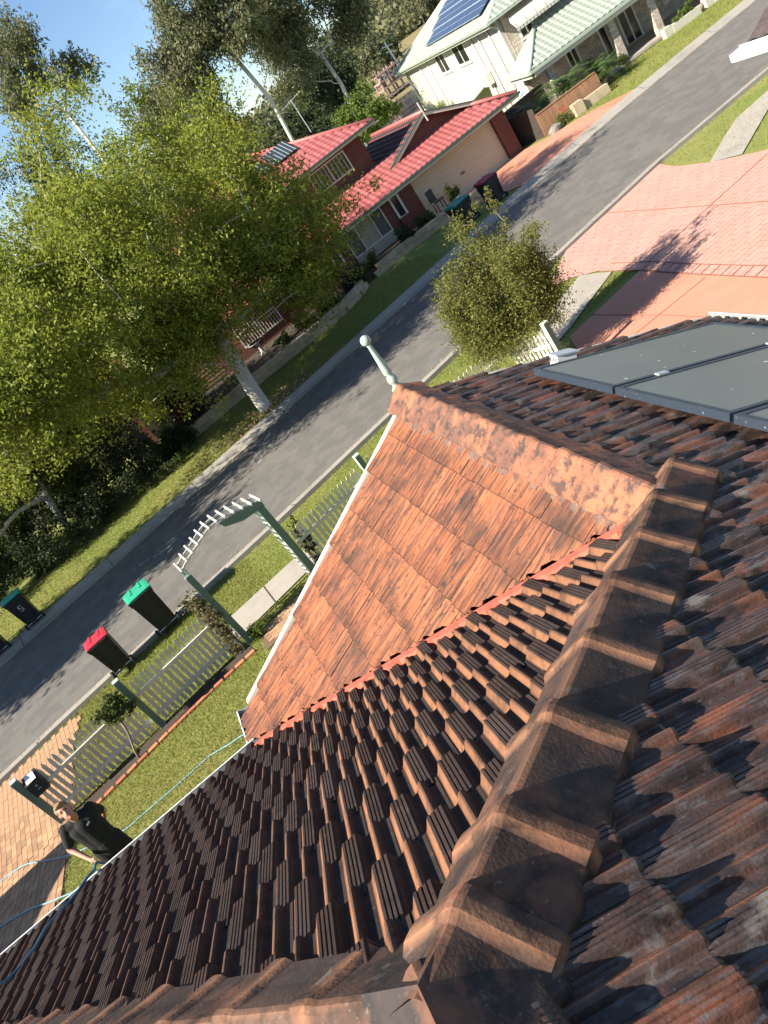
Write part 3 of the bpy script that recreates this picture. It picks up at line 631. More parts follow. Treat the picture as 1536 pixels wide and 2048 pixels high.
# barge boards, gutters
for sgn in (-1, 1):
    b_ = MB(); xe = XG+sgn*(AH+.02)
    b_.slab([(XG, YA+.015, ZR+.03), (xe, YA+.015, EZ+.03), (xe, YA+.1, EZ+.02), (XG, YA+.1, ZR+.02)][::(1 if sgn > 0 else -1)], .16)
    b_.build('barge_board', 'cream_paint', house)
def gutter(a, b, out, nm='gutter', inner='gutter_inner', lip='gutter_white', w=.115):
    a = np.array(a, float); b = np.array(b, float); o = np.array(out, float)
    def pr(ps): 
        V = [tuple(p+o*d+np.array([0, 0, z])) for p in (a, b) for d, z in ps]; n = len(ps); return V, [(i, i+1, n+i+1, n+i) for i in range(n-1)]
    V, Fc = pr([(-.005, -.02), (0, -.1), (w-.015, -.1), (w-.006, -.012), (w-.006, .004)]); g = mesh_obj(nm, V, Fc, inner, house)
    V, Fc = pr([(w-.006, .0045), (w+.006, .0045), (w+.008, -.03), (w-.002, -.045), (w-.004, -.105), (0, -.105)]); mesh_obj('gutter_face', V, Fc, lip, g)
    for e in (a, b):
        MB().add([tuple(e+o*d+np.array([0, 0, z])) for d, z in ((0, -.1), (w-.005, -.1), (w-.005, 0), (0, -.02))], [(0, 1, 2, 3)]).build('gutter_end', lip, g)
gutter((XW-.03, YE+.03, EZ+.0), (XL+.02, YE+.03, EZ+.0), (0, 1, 0))
gutter((XL-.03, YE+.16, EZ-.01), (XL-.03, YA+.09, EZ-.01), (-1, 0, 0), inner='gutter_dark')
gutter((XR+.03, YA+.09, EZ-.01), (XR+.03, -3.5, EZ-.01), (1, 0, 0))
gutter((XW-.03, -3.5, EZ), (XW-.03, YE+.03, EZ), (-1, 0, 0))
fin = MB().box((XG+.005, YA+.155, 5.0), (.095, .09, .52)).build('finial', 'finial_green', house)
MB().lathe((XG+.005, YA+.155, 5.22), [(.045, 0), (.05, .03), (.048, .05), (.032, .065), (.03, .085), (.04, .1), (.045, .125), (.036, .155), (.024, .168), (.038, .19), (.036, .22), (.029, .3), (.023, .38), (.018, .45), (.02, .465), (.015, .475)], 14).build('spindle', 'finial_green', fin, True)
bmf = bmesh.new(); bmesh.ops.create_uvsphere(bmf, u_segments=16, v_segments=10, radius=.045); mef = bpy.data.meshes.new('finial_ball'); bmf.to_mesh(mef); bmf.free(); mef.materials.append(MATS['finial_green']); mef.polygons.foreach_set('use_smooth', [True]*len(mef.polygons))
inst('finial_ball', mef, Matrix.Translation((XG+.005, YA+.155, 5.73)), fin)
# small white sheet vent near the verge
def on_right(x, y, h): return (x+SP*h, y, ZR-(x-XG)*TP+CP*h)
vt = MB(); ax = [(0, 1, 0), (-CP, 0, SP), (SP, 0, CP)]
axr = [np.array((0, 1., 0)), np.array((-CP, 0, SP)), np.array((SP, 0, CP))]
rv = thing('roof_vent', 'small white sheet metal vent box beside the corner of the solar panels', 'roof vent', on_right(2.35, 5.45, 0.04))
MB().box(on_right(2.35, 5.45, .1), (.12, .17, .08), ax=axr).build('vent_box', 'vent_white', rv)
MB().box(on_right(2.35, 5.45, .143), (.15, .21, .012), ax=axr).build('vent_cover', 'vent_top', rv)
for k in range(5):
    c = np.array(on_right(2.35, 5.45, .105))+np.array([-CP, 0, SP])*.086+np.array([0, 1, 0])*(-.048+.024*k); MB().box(c, (.012, .004, .032), ax=axr).build('vent_slot', 'vent_slot', rv)
# solar panels
for k in range(3):
    y1 = 5.21-1.02*k; y0 = y1-.99; x0 = 2.0; xl = 1.62; lab = ['solar panel at the street end of the row, next to the white vent', 'middle solar panel of the row on the right roof slope', 'solar panel at the end of the row nearest to the hip tiles'][k]
    t_ = thing('solar_panel', lab, 'solar panel', on_right(x0, (y0+y1)/2, .1), 'solar panels on the right roof slope')
    def q(s, y, h): return on_right(x0+s*CP, y, h)
    f = MB()
    for (a, b) in (((0, y0), (0, y1)), ((xl, y0), (xl, y1))): f.bar(q(a[0], a[1], .11), q(b[0], b[1], .11), .035, .05, (SP, 0, CP))
    for y in (y0+.0175, y1-.0175): f.bar(q(.018, y, .11), q(xl-.018, y, .11), .035, .0495, (SP, 0, CP))
    f.build('frame', 'panel_frame', t_)
    MB().slab([q(.017, y0+.03, .13), q(xl-.017, y0+.03, .13), q(xl-.017, y1-.03, .13), q(.017, y1-.03, .13)], .006).build('glass', 'panel_glass', t_)
    for s in (.35, 1.25): MB().bar(q(s-.04, y0-.015, .139), q(s+.04, y0-.015, .139), .05, .012, (SP, 0, CP)).build('clamp', 'alu', t_)
    for s in (.35, 1.25): MB().bar(q(s, y0-.01, .055), q(s, y1+.01, .055), .04, .05, (SP, 0, CP)).build('rail', 'alu', t_)
    d = MB()
    for j in range(9):
        s = random.uniform(.15, xl-.1); y = random.uniform(y0+.08, y1-.08); r = random.uniform(.006, .015)
        d.add([q(s+r*math.cos(a)*random.uniform(.7, 1.3)*1.2, y+r*math.sin(a)*random.uniform(.6, 1.2), .1325) for a in np.linspace(0, 5.6, 8)], [tuple(range(8))[::-1]])
    d.build('bird_dropping', 'dropping', t_)
# hose over the lawn and over the eave
def hose(name, pts, mat, label, r=.012):
    P_ = [Vector(p) for p in pts]; out = []
    for i in range(len(P_)-1):
        p0, p1, p2, p3 = P_[max(i-1, 0)], P_[i], P_[i+1], P_[min(i+2, len(P_)-1)]
        for k in range(6):
            t = k/6; out.append(.5*((2*p1)+(p2-p0)*t+(2*p0-5*p1+4*p2-p3)*t*t+(3*p1-p0-3*p2+p3)*t**3))
    out.append(P_[-1]); o = MB().tube([tuple(q) for q in out], r, 7).build(name, mat, None, True); return tag(o, label, 'hose')
hose('garden_hose', [G(-1.6, 9.6, .02), G(-2.64, 10.43, .02), G(-3.08, 10.65, .02), G(-3.49, 10.86, .02), G(-3.95, 10.87, .02), G(-4.72, 10.92, .02), G(-5.35, 11.04, .02), G(-6.46, 11.85, .03), G(-6.86, 12.18, .05), G(-7.34, 12.68, .05), G(-8.04, 13.26, .05), G(-9.2, 13.4, .05)], 'hose_blue', 'pale blue hose running across the lawn behind the standing man onto the brick driveway')
hose('garden_hose', [G(-4.9, 9.6, .02), G(-5.44, 10.06, .02), G(-5.91, 10.28, .02), G(-6.58, 10.69, .05), G(-7.21, 11.15, .05), G(-7.93, 11.48, .05), G(-9, 11.6, .05)], 'hose_blue', 'blue hose lying nearer to the gutter, from the lawn into the shadow on the bricks')
def on_front(x, y, h): return (x, y+SP*h, MZ-(y-MY)*TP+CP*h)
hose('pressure_hose', [(-4.2, 3.6, 4.27), (-3.7, 3.9, 4.5), (-3.35, 4.0, 4.74), on_front(-3.19, 4.25, .07), on_front(-3.12, 4.5, .065), on_front(-3.2, 4.9, .065), on_front(-3.1, 5.2, .065), (-2.98, 5.42, 3.99), (-2.95, 5.6, 3.8), (-3.0, 6.2, 2.2), G(-3.6, 7.6, .03), G(-4.9, 9.0, .02), G(-5.3, 9.6, .02)], 'hose_dark', 'dark blue hose coming over the gutter and lying on the front tiles', .011)
#@@PART3
# ------------------------------------------------------------------ picket fence, arch, letterbox
pk = MB(); pk.add([(-.036, -.009, 0), (.036, -.009, 0), (.036, -.009, 1.03), (0, -.009, 1.12), (-.036, -.009, 1.03), (-.036, .009, 0), (.036, .009, 0), (.036, .009, 1.03), (0, .009, 1.12), (-.036, .009, 1.03)], [(0, 1, 2, 3, 4), (9, 8, 7, 6, 5), (0, 5, 6, 1), (1, 6, 7, 2), (2, 7, 8, 3), (3, 8, 9, 4), (4, 9, 5, 0)])
pkm = bpy.data.meshes.new('picket'); pkm.from_pydata(pk.v, [], pk.f); pkm.materials.append(MATS['picket'])
def post_at(t, a, h=1.36, w=.115, name='post', mat='post_green'):
    z = float(gz(*a)); o = MB().box((a[0], a[1], z+h/2-.1), (w, w, h+.2), RA).build(name, mat, t)
    MB().box((a[0], a[1], z+h+.012), (w+.012, w+.012, .024), RA).build('post_cap', 'post_edge', o)
    n = np.array([-DX[0], -DX[1]]); q = np.array(a)+n*(w/2+.003)
    MB().box((q[0], q[1], z+h/2), (.006, w-.01, h-.02), RA).build('sunlit_edge', 'post_edge', o); return o  # pale strip colours the sunward face of the post as if sunlit
def picket_fence(a, b, label, posts=(), side=1, phase=.0):
    a = np.array(a, float); b = np.array(b, float); d = b-a; Ln = np.linalg.norm(d); d /= Ln; n = np.array([-d[1], d[0]])*side
    c = (a+b)/2; t = thing('picket_fence', label, 'fence', (c[0], c[1], float(gz(*c))), 'picket fence panels along the front lawn')
    ang = math.atan2(d[1], d[0]); k = 0; s = .07+phase
    while s < Ln-.05:
        p = a+d*s+n*.03; z = float(gz(*p))+.05+random.uniform(-.008, .008)
        inst('picket', pkm, Matrix.Translation((p[0], p[1], z))@Matrix.Rotation(ang, 4, 'Z')@Matrix.Rotation(random.uniform(-.012, .012), 4, 'Y'), t); s += .122
    for h in (.27, .84):
        MB().bar((*a, float(gz(*a))+h), (*b, float(gz(*b))+h), .04, .075).build('rail', 'picket', t)
    for p in posts: post_at(t, p)
    return t
picket_fence(xy(-4.53, 14.6), xy(-2.24, 14.6), 'picket fence panel between the letterbox post and the tall square post', [xy(-2.18, 14.56)])
picket_fence(xy(-2.1, 14.6), xy(.02, 14.6), 'picket fence panel from the square post to the left post of the garden arch')
picket_fence(xy(2.12, 14.6), xy(4.15, 14.6), 'picket fence panel to the right of the garden arch, cut off by the gable edge', [xy(4.22, 14.58)])
picket_fence(xy(4.3, 14.6), xy(8.05, 14.25), 'picket fence panel running behind the roof ridge to the small bushy tree')
picket_fence((5.62, 15.1), (6.0, 13.9), 'short sunlit run of pickets beside the pink driveway, right of the small tree', [(6.04, 13.75)], side=1)
# letterbox on its post
lp = xy(-4.62, 14.6); lz = float(gz(*lp))
t = thing('letterbox', 'dark letterbox with a paper in its slot on the end post of the fence', 'letterbox', (lp[0], lp[1], lz))
post_at(t, lp, 1.28, .12)
q = lp+DX*.23-NN*.02
bx_ = MB().add([(x, y, z) for x, y, z in [(-.15, -.11, 0), (.15, -.11, 0), (.15, .11, 0), (-.15, .11, 0), (-.15, -.11, .3), (.15, -.11, .3), (.15, .11, .4), (-.15, .11, .4)]], [(3, 2, 1, 0), (4, 5, 6, 7), (0, 1, 5, 4), (1, 2, 6, 5), (2, 3, 7, 6), (3, 0, 4, 7)])
cs, sn = math.cos(RA), math.sin(RA); RZ = np.array([[cs, sn], [-sn, cs]])
def turn(V, c, z): return [(*(np.array(v[:2])@RZ+c), v[2]+z) for v in V]
o = mesh_obj('box', turn(bx_.v, q, lz+.78), bx_.f, 'letterbox', t)
MB().add(turn([(-.09, -.135, .335), (.11, -.135, .335), (.1, .05, .41), (-.08, .05, .41)], q, lz+.78), [(0, 1, 2, 3)]).build('paper', 'paper', t)
m_ = MB()
for k, (a, b) in enumerate([((-.03, .12), (.03, .12)), ((-.02, .2), (.02, .2)), ((0, .18), (0, .22))]):
    m_.add(turn([(a[0]-.004, -.1125, a[1]-.006), (b[0]+.004, -.1125, a[1]-.006), (b[0]+.004, -.1125, b[1]+.006), (a[0]-.004, -.1125, b[1]+.006)], q, lz+.78), [(0, 1, 2, 3)])
m_.build('emblem', 'print_white', o)
# garden arch
t = thing('garden_arch', 'tall green garden arch with a slatted white top over the front path', 'arch', (*xy(1.05, 14.6), .2))
for u0, u1 in ((.04, .17), (1.93, 2.08)):
    for v0 in (14.55,):
        c = xy((u0+u1)/2, v0+.0); z = float(gz(*c))
        p = MB().box((c[0], c[1], z+.95), (u1-u0, .16 if u0 < 1 else .12, 2.0), RA).build('post', 'post_green', t)
        e = c-DX*((u1-u0)/2+.004); MB().box((e[0], e[1], z+.95), (.008, .12, 1.96), RA).build('sunlit_edge', 'post_edge', p)  # sunlit left face of the arch post put in as pale colour
    if u0 > 1:      # open lattice side of the far post
        lm = MB(); e = xy(u0-.02, 14.80); lm.box((e[0], e[1], .2+.95), (.03, .03, 1.96), RA)
        for k in range(16): 
            e = xy(u0-.02, 14.7); lm.box((e[0], e[1], .35+k*.12), (.018, .22, .022), RA)
        lm.build('lattice', 'post_edge', t)
AU = [.08, .28, .46, .64, .81, 1.0, 1.19, 1.37, 1.55, 1.73, 1.91, 2.09]; AZ = [2.30, 2.38, 2.43, 2.48, 2.53, 2.57, 2.57, 2.53, 2.48, 2.42, 2.36, 2.30]
for vv in (14.58, 14.95):
    m_ = MB()
    for i in range(11): m_.bar((*xy(AU[i], vv), AZ[i]-.035), (*xy(AU[i+1], vv), AZ[i+1]-.035), .03, .04)
    m_.build('arched_rail', 'arch_slat', t)
m_ = MB(); m_.slab([(*xy(1.2, 14.53), 2.5), (*xy(1.6, 14.53), 2.42), (*xy(2.1, 14.53), 2.27), (*xy(2.1, 14.53), 2.13), (*xy(1.6, 14.53), 2.2), (*xy(1.25, 14.53), 2.36)], .02); m_.build('gusset', 'post_green', t)
for i in range(12):
    MB().bar((*xy(AU[i], 14.42), AZ[i]), (*xy(AU[i], 15.10), AZ[i]), .032, .045).build('slat', 'arch_slat', t)
for u in (.14, 2.0):
    m_ = MB(); m_.box((*xy(u, 14.55), 2.2), (.05, .05, .24), RA); m_.box((*xy(u, 14.95), 2.2), (.05, .05, .24), RA); m_.box((*xy(u, 14.75), 2.1), (.05, .45, .05), RA); m_.build('bracket', 'arch_slat', t)
m_ = MB(); e = xy(.11, 14.95); m_.box((e[0], e[1], 1.15), (.07, .07, 2.0), RA); e = xy(2.0, 14.95); m_.box((e[0], e[1], 1.15), (.07, .07, 2.0), RA); m_.build('back_post', 'post_green', t)
# brick edging of the lawn, and the soil bed along the fence
eb = thing('brick_edging', 'low line of red edging bricks between the lawn and the fence bed', 'edging', (-4.4, 13.8, .2))
em = MB().box((0, 0, 0), (.215, .1, .07)); eme = bpy.data.meshes.new('brick'); eme.from_pydata(em.v, [], em.f); eme.materials.append(MATS['edge_brick'])
pts = [(-2.32, 13.75), (-3.39, 13.66), (-4.5, 13.48), (-5.49, 13.25), (-6.3, 13.05)]
for i in range(4):
    a, b = np.array(pts[i]), np.array(pts[i+1]); n = int(np.linalg.norm(b-a)/.222)
    for k in range(n):
        p = a+(b-a)*(k+.5)/n; inst('brick', eme, Matrix.Translation(G(*p, .03))@Matrix.Rotation(math.atan2(*(b-a)[::-1])+random.uniform(-.03, .03), 4, 'Z'), eb)
struct(sheet('fence_bed', [(-2.32, 13.78), (-3.39, 13.69), (-4.5, 13.51), (-5.49, 13.28), (-6.3, 13.08), (-6.6, 13.5), tuple(xy(-4.4, 14.62)), tuple(xy(0, 14.62))], .015, 'soil'))
# ------------------------------------------------------------------ wheelie bins
def bin_(name, label, x, y, rz, lid, w=.58, d=.66, h=1.06, number=False, group=None, z=.24):
    t = thing(name, label, 'bin', (x, y, z), group, rz, True)
    b = MB(); zl = h*.91
    def ring(z_, s, oy): return [(-w/2*s, -d/2*s+oy, z_), (w/2*s, -d/2*s+oy, z_), (w/2*s, d/2*s+oy, z_), (-w/2*s, d/2*s+oy, z_)]
    V = ring(.05, .80, .0)+ring(zl*.9, .97, 0)+ring(zl*.9, 1.02, 0)+ring(zl, 1.03, 0)
    b.add(V, [(3, 2, 1, 0)]+[(4*k+i, 4*k+(i+1) % 4, 4*k+4+(i+1) % 4, 4*k+4+i) for k in range(3) for i in range(4)]+[(12, 13, 14, 15)])
    b.box((0, -.42*d, .3), (.3*w, .03, .4)); b.box((-.3*w, -d*.47, .62), (.02, .05, .62)); b.box((.3*w, -d*.47, .62), (.02, .05, .62))
    body = b.build('body', 'bin_black', t, local=True)
    l = MB(); n = 6; rows = []
    for i in range(n+1):
        yy = -d*.5+(d*1.04)*i/n; zz = zl+.025+.055*math.sin(math.pi*(i+.6)/(n+1.2)); rows.append((yy, zz))
    V = []
    for yy, zz in rows: V += [(-w*.54, yy, zl-.03), (-w*.53, yy, zz-.012), (-w*.4, yy, zz), (w*.4, yy, zz), (w*.53, yy, zz-.012), (w*.54, yy, zl-.03)]
    l.add(V, [(6*i+j, 6*i+j+1, 6*i+7+j, 6*i+6+j)[::-1] for i in range(n) for j in range(5)]+[(0, 1, 2, 3, 4, 5), tuple(6*n+k for k in range(6))[::-1]])
    lo = l.build('lid', lid, t, local=True)
    for s in (-.22, .22): MB().box((s*w, d*.1, zl+.085), (.06, d*.55, .014)).build('lid_rib', lid, lo, local=True)
    g = MB(); g.tube([(-w*.4, -d*.56, zl+.0), (w*.4, -d*.56, zl+.0)], .017, 8)
    for s in (-.4, 0, .4): g.box((s*w, -d*.53, zl-.01), (.035, .07, .06))
    g.build('handle', 'bin_black', t, local=True)
    for s in (-1, 1):
        MB().tube([(s*(w*.5-.03), -d*.42, .1), (s*(w*.5+.03), -d*.42, .1)], .1, 18).build('wheel', 'rubber', t, True, local=True)
    MB().tube([(-w*.5, -d*.42, .1), (w*.5, -d*.42, .1)], .013, 8).build('axle', 'alu', t, local=True)
    if number:      # the figure 5 painted on the front
        m_ = MB(); yy = d*.515; px = lambda x0, z0, x1, z1: m_.add([(x0, yy, z0), (x1, yy, z0), (x1, yy, z1), (x0, yy, z1)], [(0, 3, 2, 1), ])
        for sgn in (1,):
            yy = -d*.52
            for (x0, z0, x1, z1) in ((-.06, .78, .06, .80), (-.06, .70, -.04, .78), (-.06, .69, .06, .71), (.04, .61, .06, .69), (-.06, .60, .06, .62)): m_.add([(x0, yy, z0), (x1, yy, z0), (x1, yy, z1), (x0, yy, z1)], [(0, 1, 2, 3)])
        m_.build('house_number', 'bin_number', body, local=True)
    return t
ga = 'bins put out along the kerb'
bin_('wheelie_bin', 'tall bin with bright green lid on our side of the road, behind the arch post', *xy(-.96, 18.28), RA+.02, 'bin_green', .62, .68, 1.22, group=ga)
bin_('wheelie_bin', 'bin with red lid on our side of the road', *xy(-2.33, 18.22), RA-.02, 'bin_red', .55, .56, 1.04, group=ga)
bin_('wheelie_bin', 'bin with green lid and white number 5 on the shaded far kerb', *xy(-4.15, 26.32), RA+.04, 'bin_green', .62, .62, 1.2, True, group=ga, z=.27)
bin_('wheelie_bin', 'dark bin at the left edge of the picture on the far kerb', *xy(-5.46, 26.3), RA, 'bin_maroon', .6, .6, 1.1, group=ga, z=.27)
bin_('wheelie_bin', 'bin with teal lid on the far verge, partly behind the small tree', 13.0, 31.2, .25, 'bin_teal', .8, .8, 1.05, group=ga, z=.12)
bin_('wheelie_bin', 'bin with maroon lid at the edge of the far driveway, partly behind the small tree', 14.45, 31.0, .15, 'bin_maroon', .7, .75, 1.12, group=ga, z=.12)
# ------------------------------------------------------------------ foliage
def unit(v): return v/(np.linalg.norm(v, axis=-1, keepdims=True)+1e-9)
def leaf_cards(P, size, droop=0., asp=.5, upb=.3):
    n = len(P); nrm = unit(rng.normal(size=(n, 3))+np.array([0, 0, upb])); a = unit(np.cross(nrm, rng.normal(size=(n, 3))))
    if droop: a = unit(a+np.array([0, 0, -droop])); nrm = unit(np.cross(np.cross(a, nrm), a))
    b = np.cross(nrm, a); s = size*rng.uniform(.6, 1.35, (n, 1)); l = a*s*.5; w = b*s*asp*.5
    V = np.stack([P-l, P+w+nrm*s*.06, P+l, P-w+nrm*s*.06], 1)
    return V.reshape(-1, 3)
def skeleton(base, nodes0, targets, r0, seed=0, zmin=0., sag=.08, kk=3):
    """grow limbs from the trunk polyline to every target; returns tubes"""
    rs = np.random.default_rng(seed); pos = [np.array(p, float) for p in nodes0]; par = list(range(-1, len(pos)-1)); start = len(pos)-1
    ok0 = max(0, int(len(pos)*.5))
    order = np.argsort([np.linalg.norm(t-pos[start]) for t in targets]); tips = []
    for ti in order:
        t = targets[ti]; c = np.array(pos); d = np.linalg.norm(c-t, axis=1)+np.where(c[:, 2] > t[2]+.1, 2.5, 0)+np.where(np.arange(len(c)) < ok0, 99, 0)
        j = int(np.argmin(d)); a = pos[j]; n = max(2, min(6, int(np.linalg.norm(t-a)/.9)+1)); prev = j
        for k in range(1, n+1):
            f = k/n; p = a+(t-a)*f+rs.normal(size=3)*.07*np.linalg.norm(t-a)*(1-f)+np.array([0, 0, math.sin(f*math.pi)*sag*np.linalg.norm(t-a)]); pos.append(p); par.append(prev); prev = len(pos)-1
        tips.append(prev)
    cnt = np.zeros(len(pos))
    for tp in tips:
        k = tp
        while k >= 0: cnt[k] += 1; k = par[k]
    tot = max(cnt.max(), 1)
    return pos, par, np.maximum(r0*(cnt/tot)**.48, .006), len(nodes0)
def tree(name, label, base, trunk, centers, rads, nleaf, size, lmat, bmat, r0, seed=1, droop=0., asp=.5, group=None, cat='tree', sides=6, flat=1., upb=.3, sigma=.55, hollow=.0, clump=.55, cn=14):
    centers = np.array(centers, float); rads = np.broadcast_to(np.array(rads, float), (len(centers),))
    t = thing(name, label, cat, base, group)
    pos, par, rr, nt_ = skeleton(base, trunk, centers, r0, seed)
    tm = MB(); tm.tube([pos[k] for k in range(nt_)], [max(rr[k], .01)*(1.25 if k == 0 else 1.) for k in range(nt_)], 10); tm.build('trunk', bmat, t, True)
    bmh = MB()
    for k in range(nt_, len(pos)):
        bmh.tube([pos[par[k]], pos[k]], [min(rr[par[k]], rr[k]*1.5), rr[k]], sides if rr[k] > .03 else 4, False)
    if bmh.v: bmh.build('limbs', bmat, t, True)
    w = rads**2; cnt = (nleaf*w/w.sum()).astype(int); Ps = []
    for c, r, n in zip(centers, rads, cnt):
        d = unit(rng.normal(size=(n, 3)))*(r*np.clip(rng.normal(.62, .3, (n, 1)), hollow, 1.25)); d[:, 2] *= flat
        k = rng.integers(0, max(3, n//cn), n); sub = rng.normal(size=(max(3, n//cn), 3))*r*.46; sub[:, 2] *= flat
        Ps.append(c+np.where(rng.random((n, 1)) < clump, sub[k]+rng.normal(size=(n, 3))*r*.13, d*.95))
    P = np.concatenate(Ps); V = leaf_cards(P, size, droop, asp, upb)
    quads_obj('crown', V, lmat, t, 4, rng.random(len(P))**1.6)
    return t
def shell_points(c, rad, n, seed, lo=.55, zmin=None, bias=0.):
    rs = np.random.default_rng(seed); out = []
    while len(out) < n:
        d = unit(rs.normal(size=3)); p = np.array(c)+d*np.array(rad)*rs.uniform(lo, 1.)
        if zmin is not None and p[2] < zmin: continue
        if all(np.linalg.norm(p-q) > .35*min(rad)/max(1, n**(1/3))*1.5 for q in out): out.append(p)
    return np.array(out)
# the big ash tree on the far verge
C1 = np.concatenate([shell_points((1.6, 29.6, 7.0), (6.4, 5.2, 4.9), 105, 3, .4, 2.6), shell_points((-3.6, 29.0, 6.4), (5.0, 4, 4.2), 75, 4, .3, 2.4), shell_points((5.0, 29.3, 5.0), (3.2, 3, 3.1), 34, 5, .35, 1.9), shell_points((-.5, 26.4, 7.6), (5.0, 2.4, 2.6), 34, 6, .3, 4.5), shell_points((-4.0, 24.4, 6.4), (3.4, 1.8, 2.0), 40, 7, .2, 4.0), shell_points((6.2, 29.2, 3.6), (2.2, 2.2, 1.7), 18, 9, .3, 1.7), shell_points((1.2, 27.6, 4.0), (2.4, 1.2, 1.1), 20, 13, .2, 2.6)])
tree('ash_tree', 'big light green tree with a pale trunk on the far verge', (1.55, 28.3, .12), [(1.5, 28.25, -.1), (1.55, 28.3, .15), (1.62, 28.45, 1.1), (1.78, 28.7, 2.2), (1.85, 29.0, 3.3), (2.1, 29.3, 4.6), (1.7, 29.5, 6.0)], C1, rng.uniform(.8, 1.45, len(C1)), 270000, .124, 'leaf_ash', 'bark_pale', .27, 11, asp=.5, flat=.85, clump=.86, cn=34)
# the small bushy tree by the corner of the fence
rs_ = np.random.default_rng(8); C2 = []; R2 = []
for k in range(30):
    a_ = rs_.uniform(0, 6.28); q0 = rs_.uniform(.15, 1.)**.6; b0 = np.array([5.95+math.cos(a_)*q0*1.05, 15.0+math.sin(a_)*q0*.95, 1.35+.75*q0**2*rs_.uniform(.6, 1.3)]); hgt = (2.75-1.45*q0)*rs_.uniform(.7, 1.08); lean = np.array([math.cos(a_)*.22*q0+.10, math.sin(a_)*.2*q0, 1.])
    n_ = max(3, int(hgt/.3))
    for j in range(n_): C2.append(b0+lean*hgt*j/n_+rs_.normal(size=3)*.06); R2.append(.44*(1-.6*j/n_))
for j in range(9): C2.append(np.array([6.6+rs_.normal()*.5, 15.1+rs_.normal()*.3, 3.9+rs_.uniform(-.5, .25)])); R2.append(.13)
for j in range(26): C2.append(np.array([6.1, 15.05, 2.6])+rs_.normal(size=3)*np.array([.42, .4, .55])); R2.append(.34)
C2 = np.array(C2)
tree('bushy_tree', 'small upright olive green tree beside the pink driveway', (5.85, 14.9, .5), [(5.84, 14.9, .3), (5.84, 14.92, .8), (5.83, 14.95, 1.25), (5.9, 15.0, 1.7)], C2, np.array(R2)*1.1, 110000, .058, 'leaf_small', 'bark_grey', .05, 12, asp=.4, upb=.5)
o = quads_obj('blossom', leaf_cards(np.array([6.3, 14.2, 2.75])+rng.normal(size=(40, 3))*.025, .035), 'flower_red', [q for q in bpy.data.objects if q.name == 'bushy_tree'][0])
# gum trees beyond the brick house
def gum(label, base, trunk, cs, r, n, seed, size=.3, r0=.15, lm='leaf_euc', bm_='bark_pale'):
    return tree('gum_tree', label, base, trunk, cs, r, n, size, lm, bm_, r0, seed, droop=.9, asp=.35, group='gum trees on the skyline', upb=0., sides=6)
def blob(c, rad, n, seed): return shell_points(c, rad, n, seed, .3)
gum('tallest gum tree, with leaning bare forks, rising above the light green tree', (17.0, 62, .1), [(17, 62, 0), (17.2, 62, 5), (17.6, 62, 9), (17, 62, 13)], np.concatenate([blob((16.3, 62, 15.5), (4.0, 3.5, 3.6), 26, 21), blob((19.0, 61.5, 14.6), (2.5, 2.5, 2.8), 12, 22), blob((13.6, 62, 13.6), (2.4, 2.4, 2.4), 10, 23)]), rng.uniform(.9, 1.5, 48), 30000, 31)
gum('gum tree with spreading pale forks left of the white house', (23.6, 66, .1), [(23.6, 66, 0), (23.8, 66, 4), (24.2, 66, 7), (24.0, 66, 9.5)], np.concatenate([blob((24.0, 66, 13.4), (4.2, 3.4, 3.4), 26, 24), blob((27.3, 66, 11.2), (2.4, 2.4, 3), 12, 25), blob((21.6, 65, 10.2), (1.8, 2, 2.6), 7, 26)]), rng.uniform(.9, 1.5, 45), 25000, 32)
gum('gum tree alone against the blue sky at the left edge', (6.0, 70, .1), [(6.0, 70, 0), (6.1, 70, 9), (6.0, 70, 17)], np.concatenate([blob((5.8, 70, 21.6), (2.5, 2.5, 2.6), 14, 27), blob((3.6, 70, 19.4), (2.2, 2.2, 2), 8, 28), blob((8.5, 70, 18.6), (1.9, 2, 1.6), 6, 29)]), rng.uniform(.8, 1.3, 28), 12000, 33, r0=.13)
gum('dark gum tree behind the gap of sky, beside the lake', (27.0, 74, .1), [(27, 74, 0), (27, 74, 3), (27.2, 74, 6)], blob((26.6, 74, 7.2), (3.0, 3, 2.7), 22, 30), rng.uniform(.9, 1.5, 22), 10000, 34, lm='leaf_dark')
gum('dark bushy gum tree low on the skyline at the left', (2, 78, .1), [(2, 78, 0), (2, 78, 8), (2.2, 78, 12)], blob((3, 78, 15), (6, 4, 4), 22, 35), rng.uniform(1.2, 2., 22), 9000, 36, lm='leaf_dark')
gum('broad gum tree filling the skyline between the tall gum and the sky gap', (12.0, 68, .1), [(12, 68, 0), (12, 68, 6), (12.4, 68, 10)], blob((13, 68, 12.0), (6, 4, 4.5), 30, 37), rng.uniform(1.2, 1.9, 30), 20000, 38)
gum('slender gum tree at the top right of the skyline, by the white house roof', (31, 92, .1), [(31, 92, 0), (31, 92, 6), (31.4, 92, 10)], blob((31, 92, 13), (4, 4, 5), 24, 39), rng.uniform(1.1, 1.7, 24), 14000, 40)
